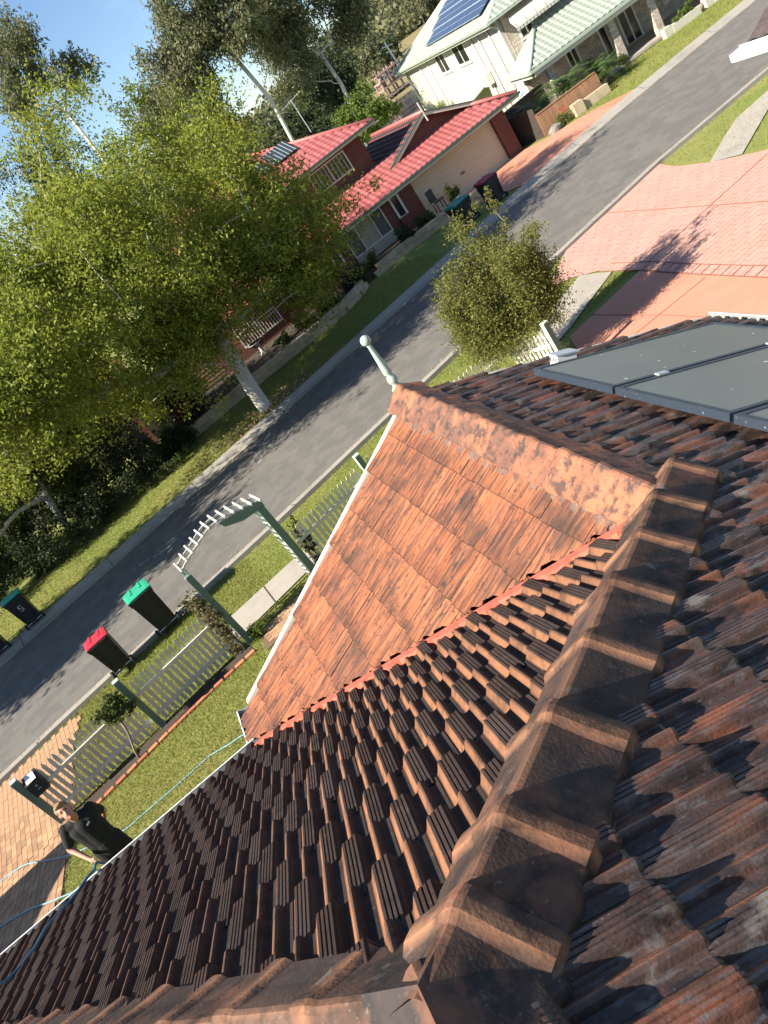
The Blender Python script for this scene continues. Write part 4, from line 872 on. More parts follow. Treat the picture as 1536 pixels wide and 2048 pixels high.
for k, (x, y, h, lab) in enumerate([(19.5, 80, 5.5, 'dull green tree filling the skyline under the tallest gum'), (24, 86, 5.0, 'dull green tree in the gap behind the upper red roof'), (29.5, 90, 6.0, 'grey green tree between the two spreading gums'), (34, 96, 6.5, 'grey green tree left of the lookout tower'), (27.5, 80, 4.2, 'low dark tree at the near shore of the lake'), (38, 120, 6, 'tree on the bank behind the lookout tower'), (14, 90, 6.5, 'dull tree low on the skyline behind the light green tree'), (44, 132, 7, 'tree on the bank right of the lookout tower'), (6, 92, 7, 'dull tree on the skyline behind the upper left of the crown')]):
    tree('bank_tree', lab, (x, y, .1), [(x, y, 0), (x+.2, y, h*.4), (x+.1, y, h*.7)], blob((x, y, h), (3.4, 2.6, h*.55), 16, 400+k), rng.uniform(1., 1.7, 16), 5200, .34, ['leaf_euc', 'leaf_dark', 'leaf_mid'][k % 3], 'bark_pale', .14, 420+k, droop=.4, group='trees behind the brick house', sides=5)
tree('leafy_bush', 'bright green leafy tree between the brick house roof and the lake', (22.6, 60, .1), [(22.6, 60, 0), (22.6, 60, 2), (22.7, 60, 3)], blob((22.4, 60, 4.4), (2.2, 2.2, 1.9), 26, 41), rng.uniform(.5, .9, 26), 12000, .2, 'leaf_bright', 'bark_grey', .16, 42, cat='tree')
tree('ash_tree', 'leafy tree beyond the left edge that shades the road by the far bins', (-14.5, 24.6, .1), [(-14.5, 24.6, 0), (-14.4, 24.5, 2), (-14.2, 24.2, 4)], np.concatenate([shell_points((-14.8, 22.6, 7.0), (3.2, 2.6, 2.6), 40, 45, .3), shell_points((-18, 22, 7.5), (3.5, 2.6, 2.6), 30, 46, .3)]), 1.1, 60000, .2, 'leaf_ash', 'bark_pale', .2, 47)
# shrubs and small trees in front of the house on the left
def shrub(label, c, rad, n, mat, size=.09, seed=50, name='garden_shrub', group='shrubs across the road', cat='shrub', cnt=14, asp=.5):
    b = (c[0], c[1], max(.1, c[2]-rad[2]))
    return tree(name, label, b, [b, (c[0], c[1], b[2]+.1), (c[0], c[1], b[2]+rad[2]*.4)], shell_points(c, rad, cnt, seed, .3), min(rad)*.5, n, size, mat, 'bark_dark', .03, seed, group=group, cat=cat, asp=asp, sides=4)
tree('street_tree', 'dark multi stemmed tree left of the big light green tree', (-2.6, 31.2, .1), [(-2.4, 31.2, 0), (-2.7, 31.2, 1.5), (-3.2, 31.2, 2.8)], np.concatenate([blob((-4.2, 31, 4.4), (2.4, 2, 1.7), 20, 51), blob((-7.4, 30.6, 4.2), (2.2, 2, 1.8), 16, 52)]), rng.uniform(.6, 1., 36), 16000, .12, 'leaf_mid', 'bark_dark', .14, 53)
tree('street_tree', 'pale stemmed tree with dull foliage at the left edge, beyond the bins', (-7.2, 30.8, .1), [(-7.1, 30.8, 0), (-7.0, 30.8, 1.2), (-6.8, 30.8, 2.2)], np.concatenate([blob((-9.6, 30.2, 3.0), (2.2, 1.6, 1.7), 18, 54), blob((-6.4, 31.2, 2.9), (1.5, 1.3, .9), 10, 55)]), rng.uniform(.5, .9, 28), 13000, .11, 'leaf_mid', 'bark_pale', .12, 56)
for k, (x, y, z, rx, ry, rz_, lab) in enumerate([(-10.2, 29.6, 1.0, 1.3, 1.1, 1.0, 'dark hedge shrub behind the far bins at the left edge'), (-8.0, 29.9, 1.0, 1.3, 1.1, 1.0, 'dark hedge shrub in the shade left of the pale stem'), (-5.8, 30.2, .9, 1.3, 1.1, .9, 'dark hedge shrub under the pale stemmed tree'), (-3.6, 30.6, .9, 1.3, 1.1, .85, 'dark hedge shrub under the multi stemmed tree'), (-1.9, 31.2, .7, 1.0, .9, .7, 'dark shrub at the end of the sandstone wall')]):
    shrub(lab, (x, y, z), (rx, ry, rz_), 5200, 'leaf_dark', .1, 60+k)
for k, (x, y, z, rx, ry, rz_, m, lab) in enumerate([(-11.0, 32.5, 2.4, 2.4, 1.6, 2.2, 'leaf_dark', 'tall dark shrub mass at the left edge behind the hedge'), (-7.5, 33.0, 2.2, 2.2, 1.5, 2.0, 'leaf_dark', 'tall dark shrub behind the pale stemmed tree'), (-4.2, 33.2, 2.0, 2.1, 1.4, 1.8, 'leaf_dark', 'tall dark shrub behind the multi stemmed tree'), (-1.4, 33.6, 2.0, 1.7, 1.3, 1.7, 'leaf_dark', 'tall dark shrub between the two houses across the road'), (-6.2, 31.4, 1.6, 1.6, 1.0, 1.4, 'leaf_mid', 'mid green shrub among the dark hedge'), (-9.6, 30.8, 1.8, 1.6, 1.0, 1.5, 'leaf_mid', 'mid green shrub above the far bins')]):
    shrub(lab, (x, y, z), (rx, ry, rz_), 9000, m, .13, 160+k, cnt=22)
shrub('low shrub with small pale flowers along the verge, right of the dark hedge', (-2.6, 29.8, .35), (1.4, .35, .3), 2600, 'leaf_mid', .07, 70)
shrub('reddish leaved shrub in the dark garden left of the sandstone wall', (-.9, 32.6, 1.1), (.6, .5, .5), 1800, 'leaf_red', .1, 71)
shrub('grey green shrub beside the tree trunk, left of the wall', (-.2, 33.4, 1.4), (.8, .7, 1.2), 3500, 'leaf_mid', .1, 72)
for k, (x, y, z, r, m, lab) in enumerate([(12.8, 34.9, .62, .55, 'leaf_dark', 'round dark shrub beside the garage pier'), (11.6, 34.6, .75, .55, 'leaf_dark', 'round dark shrub under the pale blinds'), (9.4, 34.6, .75, .6, 'leaf_mid', 'spiky light green clump between the wall and the blinds'), (8.2, 33.9, .75, .6, 'leaf_dark', 'shrub at the bend of the sandstone wall'), (6.6, 33.4, .8, .55, 'leaf_dark', 'shrub in front of the porch pier'), (5.4, 33.6, .7, .4, 'leaf_mid', 'low shrub between the porch and the barred window'), (4.2, 33.5, .7, .35, 'leaf_mid', 'low plants behind the stone bird bath')]):
    shrub(lab, (x, y, z), (r*1.1, r, r*.75), 2600, m, .08, 80+k, group='shrubs in front of the brick house')
shrub('potted grey shrub at the left end of the garage door', (14.7, 35.2, .75), (.4, .35, .4), 2200, 'leaf_mid', .07, 90, name='potted_shrub', group=None)
# roses by the near fence
C3 = np.concatenate([shell_points((-4.98, 13.72, 1.25), (.36, .3, .28), 16, 91, .3)])
tree('standard_rose', 'standard rose with a thin bent stem in front of the pickets', (-5.25, 13.55, .2), [(-5.25, 13.55, .18), (-5.2, 13.56, .4), (-5.05, 13.62, .75), (-5.0, 13.68, 1.0)], C3, .13, 2600, .06, 'leaf_mid', 'bark_grey', .022, 92, cat='rose', asp=.7)
C4 = np.array([(*(xy(.0+random.uniform(-.28, .04), 14.5+random.uniform(-.12, .25))), .4+1.4*k/18+random.uniform(-.1, .1)) for k in range(18)])
tree('climbing_rose', 'climbing rose growing up the left post of the garden arch', (*xy(-.08, 14.42), .2), [(*xy(-.08, 14.42), .15), (*xy(-.06, 14.43), .4), (*xy(-.08, 14.44), .7)], C4, .17, 2600, .055, 'leaf_rose', 'bark_dark', .02, 93, cat='rose', asp=.7)
C5 = np.array([(*(xy(2.24+random.uniform(-.03, .15), 14.6+random.uniform(-.05, .2))), .4+1.0*k/12+random.uniform(-.1, .1)) for k in range(12)])
tree('climbing_rose', 'dark sparse climber on the right post of the garden arch', (*xy(2.25, 14.45), .2), [(*xy(2.25, 14.45), .15), (*xy(2.25, 14.46), .4), (*xy(2.26, 14.5), .7)], C5, .12, 900, .05, 'leaf_dark', 'bark_dark', .015, 94, cat='rose', asp=.7)
shrub('small green plant at the foot of the left arch post', (*xy(.33, 14.35), .36), (.25, .22, .18), 1400, 'leaf_bright', .04, 95, name='garden_plant', group=None, cat='plant')
shrub('leafy plant on the verge in front of the pickets, beside the small tree', (4.75, 16.3, .5), (.5, .4, .35), 2600, 'leaf_bright', .06, 96, name='garden_plant', group=None, cat='plant')
# ------------------------------------------------------------------ grass blades and fallen leaves
def blades(name, n, ulo, uhi, vlo, vhi, h, excl=(), mat='grass_blade', seed=1, keep=None):
    rs = np.random.default_rng(seed); u = rs.uniform(ulo, uhi, n); v = rs.uniform(vlo, vhi, n); P = np.stack([u*DX[0]+v*NN[0], u*DX[1]+v*NN[1]], 1)
    ok = np.ones(n, bool)
    for poly in excl:
        x0, y0 = np.min(np.array(poly), 0); x1, y1 = np.max(np.array(poly), 0)
        idx = np.where((P[:, 0] > x0) & (P[:, 0] < x1) & (P[:, 1] > y0) & (P[:, 1] < y1) & ok)[0]
        for i in idx:
            if inpoly(P[i, 0], P[i, 1], poly): ok[i] = False
    if keep is not None: ok &= keep(P)
    P = P[ok]; n = len(P); z = gz(P[:, 0], P[:, 1]); a = rs.uniform(0, 6.28, n); w = rs.uniform(.004, .011, n)*h/.06; hh = h*rs.uniform(.5, 1.3, n); l = rs.normal(size=(n, 2))*h*.5
    B = np.stack([P[:, 0], P[:, 1], z], 1); d = np.stack([np.cos(a)*w, np.sin(a)*w, 0*w], 1); T = B+np.stack([l[:, 0], l[:, 1], hh], 1)
    V = np.stack([B-d, B+d, T], 1).reshape(-1, 3); return quads_obj(name, V, mat, None, 3, rs.random(n)**1.5, 'stuff')
path1 = [(-2.8, 14.7), (-.2, 15.2), (-.4, 16.25), (-2.65, 16.0)]; brk = [(-2.2, 14.4), (-.5, 14.8), (-.5, 13.5), (-2.15, 13.1)]
bed = [(-2.25, 13.78), (-3.39, 13.7), (-4.5, 13.52), (-5.49, 13.3), (-6.35, 13.05), (-6.6, 13.5), tuple(xy(-4.4, 14.6)), tuple(xy(0, 14.6))]
fp_ = [(9.62, 18.46), (9.74, 17.19), (7.6, 16.15), (6.9, 15.9), (6.9, 16.9), (8.41, 18.0)]
plain = [(9.75, 16.1), (7.3, 15.75), (6.9, 14.9), (6.6, 12), (9.3, 12)]
kn = lambda P: P[:, 1] < np.interp(P[:, 0], [p[0] for p in NEAR], [p[1] for p in NEAR])-.44
blades('grass', 70000, -6.7, 1.6, 8.4, 14.45, .055, (pav_poly, brk, bed, path1), seed=2)
blades('grass', 60000, -4.6, 12.5, 14.5, 18.7, .055, (pav_poly, path1, fp_, plain, [(9.0, 19.25), (9.5, 18.7), (9.7, 17.8), (9.7, 16), (14, 16), (14, 22), (10, 21)]), seed=3, keep=kn)
blades('grass', 16000, -4.6, 1.4, 14.5, 18.7, .07, (pav_poly, path1), seed=4, keep=kn)
kf = lambda P: P[:, 1] > np.interp(P[:, 0], [p[0] for p in FAR], [p[1] for p in FAR])+.82
blades('grass', 52000, -8, 16, 26.2, 31, .07, ([(15.2, 29), (30, 29), (30, 37), (13.6, 36), (13.6, 34.4), (14.3, 32.5)],), seed=5, keep=kf)
blades('grass', 26000, 21, 42, 24.5, 32, .09, (), seed=6, keep=lambda P: kf(P) & (P[:, 0] > 21) & (P[:, 1] < 36))
blades('grass', 16000, 15, 40, 13, 20.5, .08, (), seed=9, keep=lambda P: kn(P) & (P[:, 0] > 14.9))
n = 1500; P = np.stack([rng.normal(2.2, 1.6, n), rng.normal(28.0, .7, n)], 1); P = P[P[:, 1] > np.interp(P[:, 0], [p[0] for p in FAR], [p[1] for p in FAR])+.5]; n = len(P)
quads_obj('fallen_leaves', leaf_cards(np.concatenate([P, np.full((n, 1), .3)], 1)*np.array([1, 1, .72]), .09, 0, .6, 3.), 'litter', None, 4, rng.random(n), 'stuff')
for nm_, ln_, sg_, k_ in (('gutter_litter', NEAR, -1, 700), ('gutter_litter', FAR, 1, 1100)):
    xs_ = rng.uniform(-9, 26, k_); ys_ = np.interp(xs_, [p_[0] for p_ in ln_], [p_[1] for p_ in ln_])-sg_*np.abs(rng.normal(0, .16, k_))+sg_*.05
    quads_obj(nm_, leaf_cards(np.stack([xs_, ys_, np.full(k_, .165)], 1), .055, 0, .5, 4.), 'litter', None, 4, rng.random(k_), 'stuff')
#@@PART4
# ------------------------------------------------------------------ the brick house across the road
bh = thing('brick_house', 'red brick house with red tiled roofs and a wide beige garage door', 'house', (11, 36, .1))
for c, d in (((3.4, 36.12, 1.35), (3.6, .24, 2.3)), ((5.62, 36.12, 1.35), (.85, .24, 2.3)), ((7.3, 37.3, 1.35), (2.6, .2, 2.3)), ((6.0, 36.75, 1.35), (.2, 1.0, 2.3)), ((8.55, 36.75, 1.35), (.2, 1.0, 2.3)), ((9.05, 36.13, 1.35), (1.0, .24, 2.3)), ((10.6, 36.2, 1.35), (2.3, .24, 2.3)), ((12.62, 36.12, 1.3), (1.86, .24, 2.4)), ((18.78, 36.1, 1.3), (.72, .3, 2.4)), ((18.95, 39.5, 1.4), (.28, 6.6, 2.5))): box('wall', c, d, 'brick_red', bh)
for c in ((12.45, 35.9, .62), (8.75, 35.88, .62), (5.88, 35.88, .62)): box('window_pier', c, (.48, .35, 1.1), 'brick_red', bh)
pl_ = box('porch_floor', (7.3, 36.3, .45), (2.4, 1.8, .6), 'brick_red', bh)
gd = MB(); n = 30
V = []
for i in range(n+1):
    z = .12+2.0*i/n; V += [(13.6, 36.14+(.0 if i % 2 else .028), z), (18.4, 36.14+(.0 if i % 2 else .028), z)]
gd.add(V, [(2*i, 2*i+1, 2*i+3, 2*i+2) for i in range(n)]); g = gd.build('garage_door', 'garage_door', bh); g['label'] = 'wide beige roller garage door'
box('handle', (16.05, 36.1, 1.0), (.2, .05, .06), 'iron_dark', g)
box('garage_lintel', (16, 36.16, 2.25), (4.9, .2, .26), 'fascia_cream', bh); box('garage_sill', (16, 36.02, .13), (4.9, .22, .05), 'fascia_cream', bh)
def window(x0, x1, z0, z1, y, parent, fw=.06, glass='win_glass', bars=0, mull=(), frame='win_frame', trans=()):
    f = MB(); f.box(((x0+x1)/2, y, z0), (x1-x0+fw, .09, fw)); f.box(((x0+x1)/2, y, z1), (x1-x0+fw, .09, fw))
    for x in (x0, x1): f.box((x, y+.001, (z0+z1)/2), (fw, .088, z1-z0-fw))
    for m in mull: f.box((m, y+.004, (z0+z1)/2), (fw*.8, .07, z1-z0-fw))
    for m in trans: f.box(((x0+x1)/2, y+.006, m), (x1-x0-fw, .07, fw*.8))
    fo = f.build('window', frame, parent)
    box('pane', ((x0+x1)/2, y+.03, (z0+z1)/2), (x1-x0-fw*.5, .014, z1-z0-fw*.5), glass, fo)
    if bars:
        b = MB()
        for k in range(bars): b.box((x0+(x1-x0)*(k+1)/(bars+1), y-.05, (z0+z1)/2), (.022, .02, z1-z0))
        b.build('window_bars', 'win_frame', fo)
    return fo
window(12.27, 12.7, 1.15, 2.3, 35.97, bh, .1); window(8.53, 8.95, 1.15, 2.3, 35.96, bh, .1); window(5.66, 6.08, 1.15, 2.3, 35.96, bh, .1)
bw = window(9.55, 11.7, .98, 2.42, 36.04, bh, .05, 'blind', 0, (10.2, 11.1)); 
for x in (9.87, 11.4): box('dark_blind', (x, 36.05, 1.7), (.56, .012, 1.35), 'blind_dark', bw)
box('lower_panel', (10.62, 36.03, .6), (2.2, .1, .68), 'lowpanel', bh)
window(3.0, 5.1, .95, 2.35, 35.98, bh, .06, 'win_glass', 14, (4.0,), trans=(1.6,))
dr = MB(); dr.box((6.85, 37.14, 1.5), (.07, .1, 1.9)); dr.box((7.6, 37.14, 1.5), (.07, .1, 1.9)); dr.box((7.22, 37.14, .6), (.8, .1, .08)); d_o = dr.build('door', 'win_frame', bh)
box('door_leaf', (7.22, 37.16, 1.5), (.7, .05, 1.8), 'win_glass', d_o)
g = MB()
for k in range(4): g.box((6.97+k*.165, 37.11, 1.5), (.014, .02, 1.8))
for k in range(9): g.box((7.22, 37.112, .75+k*.19), (.7, .016, .012))
g.build('door_grille', 'win_frame', d_o)
# front strip of roof, tile by tile
ZB, YB, TB = 2.42, 35.35, math.tan(R(22)); CB, SB = math.cos(R(22)), math.sin(R(22))
prr = [(0, .004), (.05, .004), (.09, .02), (.15, .028), (.21, .02), (.25, .004), (.3, .004)]
n = len(prr); V = []
for s, dz in ((0, 0), (.37, .013), (.37, -.004)):
    for u, h in prr: V.append((u, s, h+dz))
Fc = [(k*n+i, k*n+i+1, (k+1)*n+i+1, (k+1)*n+i) for k in range(2) for i in range(n-1)]
rt = bpy.data.meshes.new('roof_tile'); rt.from_pydata(V, [], Fc)
at = rt.attributes.new('joint', 'FLOAT', 'POINT'); at.data.foreach_set('value', np.array([0.]*(2*n)+[1.]*n, np.float32)); rt.materials.append(MATS['roof_red'])
at = rt.attributes.new('rnd', 'FLOAT', 'POINT')
mb = MB(); RY1 = YB+2.55; RZ1 = ZB+2.55*TB
mb.slab([(19.85, YB, ZB-.03), (17.4, RY1, RZ1-.03), (2.9, RY1, RZ1-.03), (2.9, YB, ZB-.03)][::-1][::-1], .08); mb.build('roof_deck', 'felt', bh)
k_ = 0; rest = MB(); RR = []
for r in range(8):
    for c in range(57):
        x = 2.9+c*.3; sd = 2.75-r*.335          # distance up the slope of the tile's head
        y = YB+sd*CB; z = ZB+sd*SB+.0
        if x > 19.55-(y-YB)*.95: continue
        y0 = y; M = Matrix(((-1, 0, 0, x+.3), (0, -CB, -SB, y0), (0, -SB, CB, z), (0, 0, 0, 1)))
        pr = project((x, y, z)); big = x > 7.6
        if big and k_ < 300: inst('roof_tile', rt, M, bh); k_ += 1
        else: rest.add([tuple(M@v.co) for v in rt.vertices], Fc); RR += [random.random()]*(3*n)
def tiled(P, axis_u, axis_s, nu, ns, keep=None, du=.3, ds=.335, acc=None, col=None):
    u = Vector(axis_u).normalized(); s = Vector(axis_s).normalized(); nn_ = u.cross(s)
    for i in range(ns):
        for j in range(nu):
            p = Vector(P)+u*(j*du)+s*(i*ds)
            if keep and not keep(p+u*.15+s*.17): continue
            acc.add([tuple(p+u*v.co.x+s*v.co.y+nn_*v.co.z) for v in rt.vertices], Fc); col.extend([random.random()]*(3*n))
# upper floor: walls, hip roof
box('upper_wall', (7.2, 42.2, 4.2), (12.4, 8.0, 1.95), 'brick_red', bh)
UE, UX0, UX1, UY0, UY1 = 5.12, .4, 14.15, 37.55, 46.9; uh = (UY1-UY0)/2; UZ = UE+uh*TB
rf = MB(); c0, c1 = (UX0+uh, (UY0+UY1)/2, UZ), (UX1-uh, (UY0+UY1)/2, UZ)
rf.slab([(UX0, UY0, UE), (UX1, UY0, UE), c1, c0], .05); rf.slab([(UX1, UY0, UE), (UX1, UY1, UE), c1], .05); rf.slab([(UX1, UY1, UE), (UX0, UY1, UE), c0, c1], .05); rf.slab([(UX0, UY1, UE), (UX0, UY0, UE), c0], .05)
rf.build('upper_roof_deck', 'felt', bh)
nsU = int(uh/CB/.335)
tiled((UX1, UY0+uh, UZ+.03), (-1, 0, 0), (0, -CB, -SB), 46, nsU+1, lambda p: UX0+(p.y-UY0) < p.x < UX1-(p.y-UY0) and p.y > UY0-.1, acc=rest, col=RR)
tiled((UX1-uh, UY0, UZ+.03), (0, 1, 0), (CB, 0, -SB), 32, nsU+1, lambda p: UY0+(UX1-p.x) < p.y < UY1-(UX1-p.x) and p.x < UX1+.1, acc=rest, col=RR)
# garage gable behind the strip: apex to the street
GX, GY, GZ, gw_ = 16.1, 37.2, 4.05, 2.9
for sg in (-1, 1):
    a = (GX, GY-.35, GZ); b = (GX+sg*gw_, GY-.35, GZ-gw_*TB*1.02)
    MB().bar(a, b, .06, .16).build('barge_board', 'fascia_cream', bh); MB().bar((a[0], a[1]-.02, a[2]+.09), (b[0], b[1]-.02, b[2]+.09), .1, .05).build('barge_trim', 'fascia_green', bh)
    dk2 = MB(); dk2.slab([(GX, GY-.35, GZ+.05), (GX, 44, GZ+.05), (GX+sg*3.2, 44, GZ-3.2*TB+.05), (GX+sg*3.2, GY-.35, GZ-3.2*TB+.05)][::(-1 if sg > 0 else 1)], .05); dk2.build('gable_roof_deck', 'felt', bh)
    if sg < 0: tiled((GX, 44, GZ+.06), (0, -1, 0), (-CB, 0, -SB), 23, 10, acc=rest, col=RR)
    else: tiled((GX, GY-.35, GZ+.06), (0, 1, 0), (CB, 0, -SB), 23, 10, acc=rest, col=RR)
rg = MB(); rg.tube([(GX, GY-.4, GZ+.1), (GX, 44, GZ+.1)], .1, 8); rg.tube([c0, c1], .1, 8); rg.tube([(UX1, UY0, UE+.05), (c1[0], c1[1], UZ+.03)], .09, 8); rg.tube([(19.85, YB, ZB+.04), (17.4, RY1, RZ1+.04)], .09, 8); rg.build('ridge', 'roof_red', bh, True)
MB().slab([(GX-2.3, GY, GZ-.95), (GX+2.3, GY, GZ-.95), (GX, GY, GZ-.02)], .1).build('gable_wall', 'brick_red', bh)
tr_ = MB(); tr_.bar((GX+.02, GY-.42, GZ-.35), (GX-.02, GY-.42, GZ+.55), .05, .05, (1, 0, 0)); tr_.build('gable_finial', 'fascia_cream', bh)
o = mesh_obj('roof_tile_field', rest.v, rest.f, 'roof_red', bh, attrs={'rnd': RR, 'joint': ([0.]*(2*n)+[1.]*n)*(len(rest.v)//(3*n))}); o['kind'] = 'stuff'
fs_ = MB(); fs_.box((11.4, YB-.02, ZB-.1), (16.9, .05, .16)); fs_.box((UX0+6.9, UY0-.02, UE-.06), (13.8, .05, .16)); fs_.build('fascia', 'fascia_cream', bh)
gt_ = MB(); gt_.box((11.4, YB-.1, ZB-.03), (17.0, .12, .1)); gt_.box((UX0+6.9, UY0-.1, UE+.0), (13.8, .12, .1)); gt_.build('gutter', 'fascia_green', bh)
box('soffit', (11.2, 35.75, 2.36), (16.2, .75, .02), 'fascia_cream', bh)
window(10.3, 12.35, 3.95, 4.85, 38.17, bh, .06, 'win_glass', 9, (11.3,))
for k, x in enumerate((8.7, 10.3)):
    y = 40.2; z = UE+(y-UY0)*TB
    tt = thing('skylight', ['striped heating panel on the upper red roof, the one nearer the tree', 'striped heating panel on the upper red roof, the one nearer the gable end'][k], 'roof panel', (x, y, z+.05), 'panels on the red roof')
    hp_ = MB()
    ax2 = [np.array((1., 0, 0)), np.array((0, CB, SB)), np.array((0, -SB, CB))]
    hp_.box((x, y, z+.17), (1.35, 1.6, .05), ax=ax2); hp_.build('panel', 'heat_panel', tt)
    hl = MB()
    for j in range(7): hl.box((x-.6+j*.2, y-.012, z+.2), (.03, 1.6, .012), ax=ax2)
    hl.build('panel_stripes', 'pv_line', tt)
an = thing('tv_antenna', 'thin television antenna on the red upper roof', 'antenna', (12.6, 41.5, 6.6))
a_ = MB(); a_.tube([(12.6, 41.5, 6.2), (12.6, 41.5, 7.9)], .022, 6); a_.tube([(11.9, 41.2, 7.75), (13.3, 41.7, 7.95)], .016, 6)
for k in range(7): a_.tube([(12.0+k*.2, 41.24+k*.075-.3, 7.77+k*.028), (12.0+k*.2, 41.24+k*.075+.3, 7.77+k*.028)], .01, 5)
a_.build('mast', 'alu', an)
# driveway of that house
struct(sheet('brick_red_driveway', [(13.65, 36.05), (13.6, 34.6), (14.4, 33.0), (15.6, 30.0), (22.5, 30.75), (21.4, 33.1), (19.6, 34.6), (18.9, 36.0)], .03, 'pink_plain'))
# sandstone retaining wall, block by block
rw = thing('sandstone_wall', 'low sandstone garden wall curving along the verge in front of the brick house', 'garden wall', (4, 32.6, .12))
bks = [MB().box((0, 0, 0), (.556, .34, .238)), MB().box((0, 0, 0), (.552, .33, .235))]
bkm = []
for k, b in enumerate(bks):
    bm = bmesh.new(); me = bpy.data.meshes.new('sandstone_block'); me.from_pydata(b.v, [], b.f); bm.from_mesh(me); bmesh.ops.bevel(bm, geom=bm.edges[:], offset=.01, segments=1, affect='EDGES'); bm.to_mesh(me); bm.free(); me.materials.append(MATS['sandstone']); bkm.append(me)
def blockline(pts, courses, parent, z0=.12, h=.24):
    for c in range(courses):
        carry = .28 if c % 2 else 0.
        for a, b in zip(pts[:-1], pts[1:]):
            a = np.array(a, float); b = np.array(b, float); L = np.linalg.norm(b-a); d = (b-a)/L; s = carry
            while s < L:
                p = a+d*(s+.0); inst('sandstone_block', bkm[random.randint(0, 1)], Matrix.Translation((p[0], p[1], z0+h*(c+.5)+random.uniform(-.008, .008)))@Matrix.Rotation(math.atan2(d[1], d[0])+random.uniform(-.012, .012), 4, 'Z'), parent); s += .556
            carry = s-L
blockline([(-1.6, 31.9), (1.5, 32.3), (5.2, 32.3), (7.0, 32.5), (8.0, 33.1), (8.6, 33.9)], 2, rw)
rw2 = thing('sandstone_wall', 'straight low sandstone wall running to the far driveway, behind the small bushy tree', 'garden wall', (12.5, 34.4, .12))
blockline([(9.6, 34.2), (11, 34.3), (13.2, 33.9), (15.0, 33.1)], 2, rw2, .1)
struct(MB().prism([(-1.6, 32.05), (5.2, 32.45), (7, 32.65), (8.4, 34.1), (9.6, 34.35), (13.2, 34.1), (13.4, 36), (-1.6, 36)], .1, .5).build('garden_bed', 'soil'))
bb = thing('bird_bath', 'pale stone bird bath with a wide tilted dish in the garden by the barred window', 'bird bath', (3.35, 34.6, .5))
MB().lathe((3.35, 34.6, .5), [(.17, 0), (.16, .06), (.09, .1), (.07, .3), (.08, .48), (.13, .55)], 12).build('pedestal', 'stone_grey', bb, True)
MB().lathe((3.3, 34.6, 1.05), [(.1, 0), (.3, .05), (.36, .1), (.33, .1), (.05, .06)], 16).build('dish', 'stone_grey', bb, True)
ch = thing('garden_chair', 'dark garden chair in front of the garage door', 'chair', (13.8, 34.9, .5))
c_ = (13.8, 34.9); MB().box((*c_, .95), (.5, .5, .06), .4).build('seat', 'iron_dark', ch); MB().box((c_[0]-.1, c_[1]+.22, 1.25), (.5, .05, .55), .4).build('backrest', 'iron_dark', ch)
for sx in (-1, 1):
    for sy in (-1, 1): box('leg', (c_[0]+.2*sx, c_[1]+.2*sy, .72), (.045, .045, .44), 'iron_dark', ch)
po = thing('plant_pot', 'grey pot at the left end of the garage door', 'pot', (14.7, 35.2, .1))
MB().lathe((14.7, 35.2, .1), [(.16, 0), (.22, .3), (.24, .42), (.2, .42), (.18, .36)], 14).build('pot_body', 'stone_grey', po, True)
# slatted gate at the left end of the house, house behind the trees
sg_ = thing('slatted_gate', 'dark red slatted screen between the trunk and the barred window', 'gate', (.6, 36.2, .2))
for k in range(12): box('slat', (.6, 36.2, .6+k*.17), (3.0, .05, .09), 'paling', sg_)
for x in (-.9, 2.1): box('post', (x, 36.26, 1.4), (.1, .08, 2.5), 'paling', sg_)
th_ = thing('terracotta_house', 'house with terracotta roof half hidden behind the dark trees at the left', 'house', (-8, 41, .1))
box('wall', (-8.5, 41.5, 1.6), (12, 8, 3.0), 'lowpanel', th_)
MB().add([(-15.2, 36.9, 3.1), (-1.9, 36.9, 3.1), (-1.9, 46.1, 3.1), (-15.2, 46.1, 3.1), (-11, 41.5, 5.2), (-6, 41.5, 5.2)], [(0, 1, 5, 4), (1, 2, 5), (2, 3, 4, 5), (3, 0, 4), (3, 2, 1, 0)]).build('roof', 'terracotta', th_)
MB().add([(-6.6, 35.6, 2.9), (-2.6, 35.6, 2.9), (-4.6, 35.6, 4.1), (-6.6, 39, 2.9), (-2.6, 39, 2.9), (-4.6, 39, 4.1)], [(0, 1, 2), (0, 2, 5, 3), (1, 4, 5, 2)]).build('porch_roof', 'terracotta', th_)
for x in (-6.4, -2.8): box('porch_post', (x, 35.8, 1.5), (.3, .3, 2.8), 'brick_red', th_)
window(-10.5, -8.5, 1.1, 2.4, 37.45, th_); window(-5.6, -3.8, 1.1, 2.4, 37.45, th_)
# ------------------------------------------------------------------ the white house at the top right
WA = R(-11); wh = thing('white_house', 'two storey white brick house with pale green tiled roof and verandah', 'house', (23.1, 40, .1), rotz=WA, local=True)
def wb(name, c, d, mat, parent=wh): return box(name, c, d, mat, parent, local=True)
Z0 = -.1
wb('side_wall', (.12, 11.2, 2.6), (.24, 22.0, 5.5), 'white_brick'); wb('front_wall', (7.5, .12, 2.6), (14.5, .238, 5.5), 'clinker'); wb('back_wall', (7.5, 22.1, 2.6), (15, .24, 5.5), 'white_brick'); wb('far_wall', (15, 11, 2.6), (.24, 22, 5.5), 'white_brick')
EV, tq = 5.18, math.tan(R(24)); 
A = [(-.6, -.6, EV), (15.6, -.6, EV), (15.6, 22.8, EV), (-.6, 22.8, EV)]; hx_ = 8.1; RZ_ = EV+hx_*tq; r0_, r1_ = (7.5, 7.5, RZ_), (7.5, 14.7, RZ_)
m_ = MB(); m_.slab([A[3], A[0], r0_, r1_], .06); m_.slab([A[0], A[1], r0_], .06); m_.slab([A[1], A[2], r1_, r0_], .06); m_.slab([A[2], A[3], r1_], .06); m_.build('roof', 'roof_green', wh, local=True)
acc = MB(); cc = []
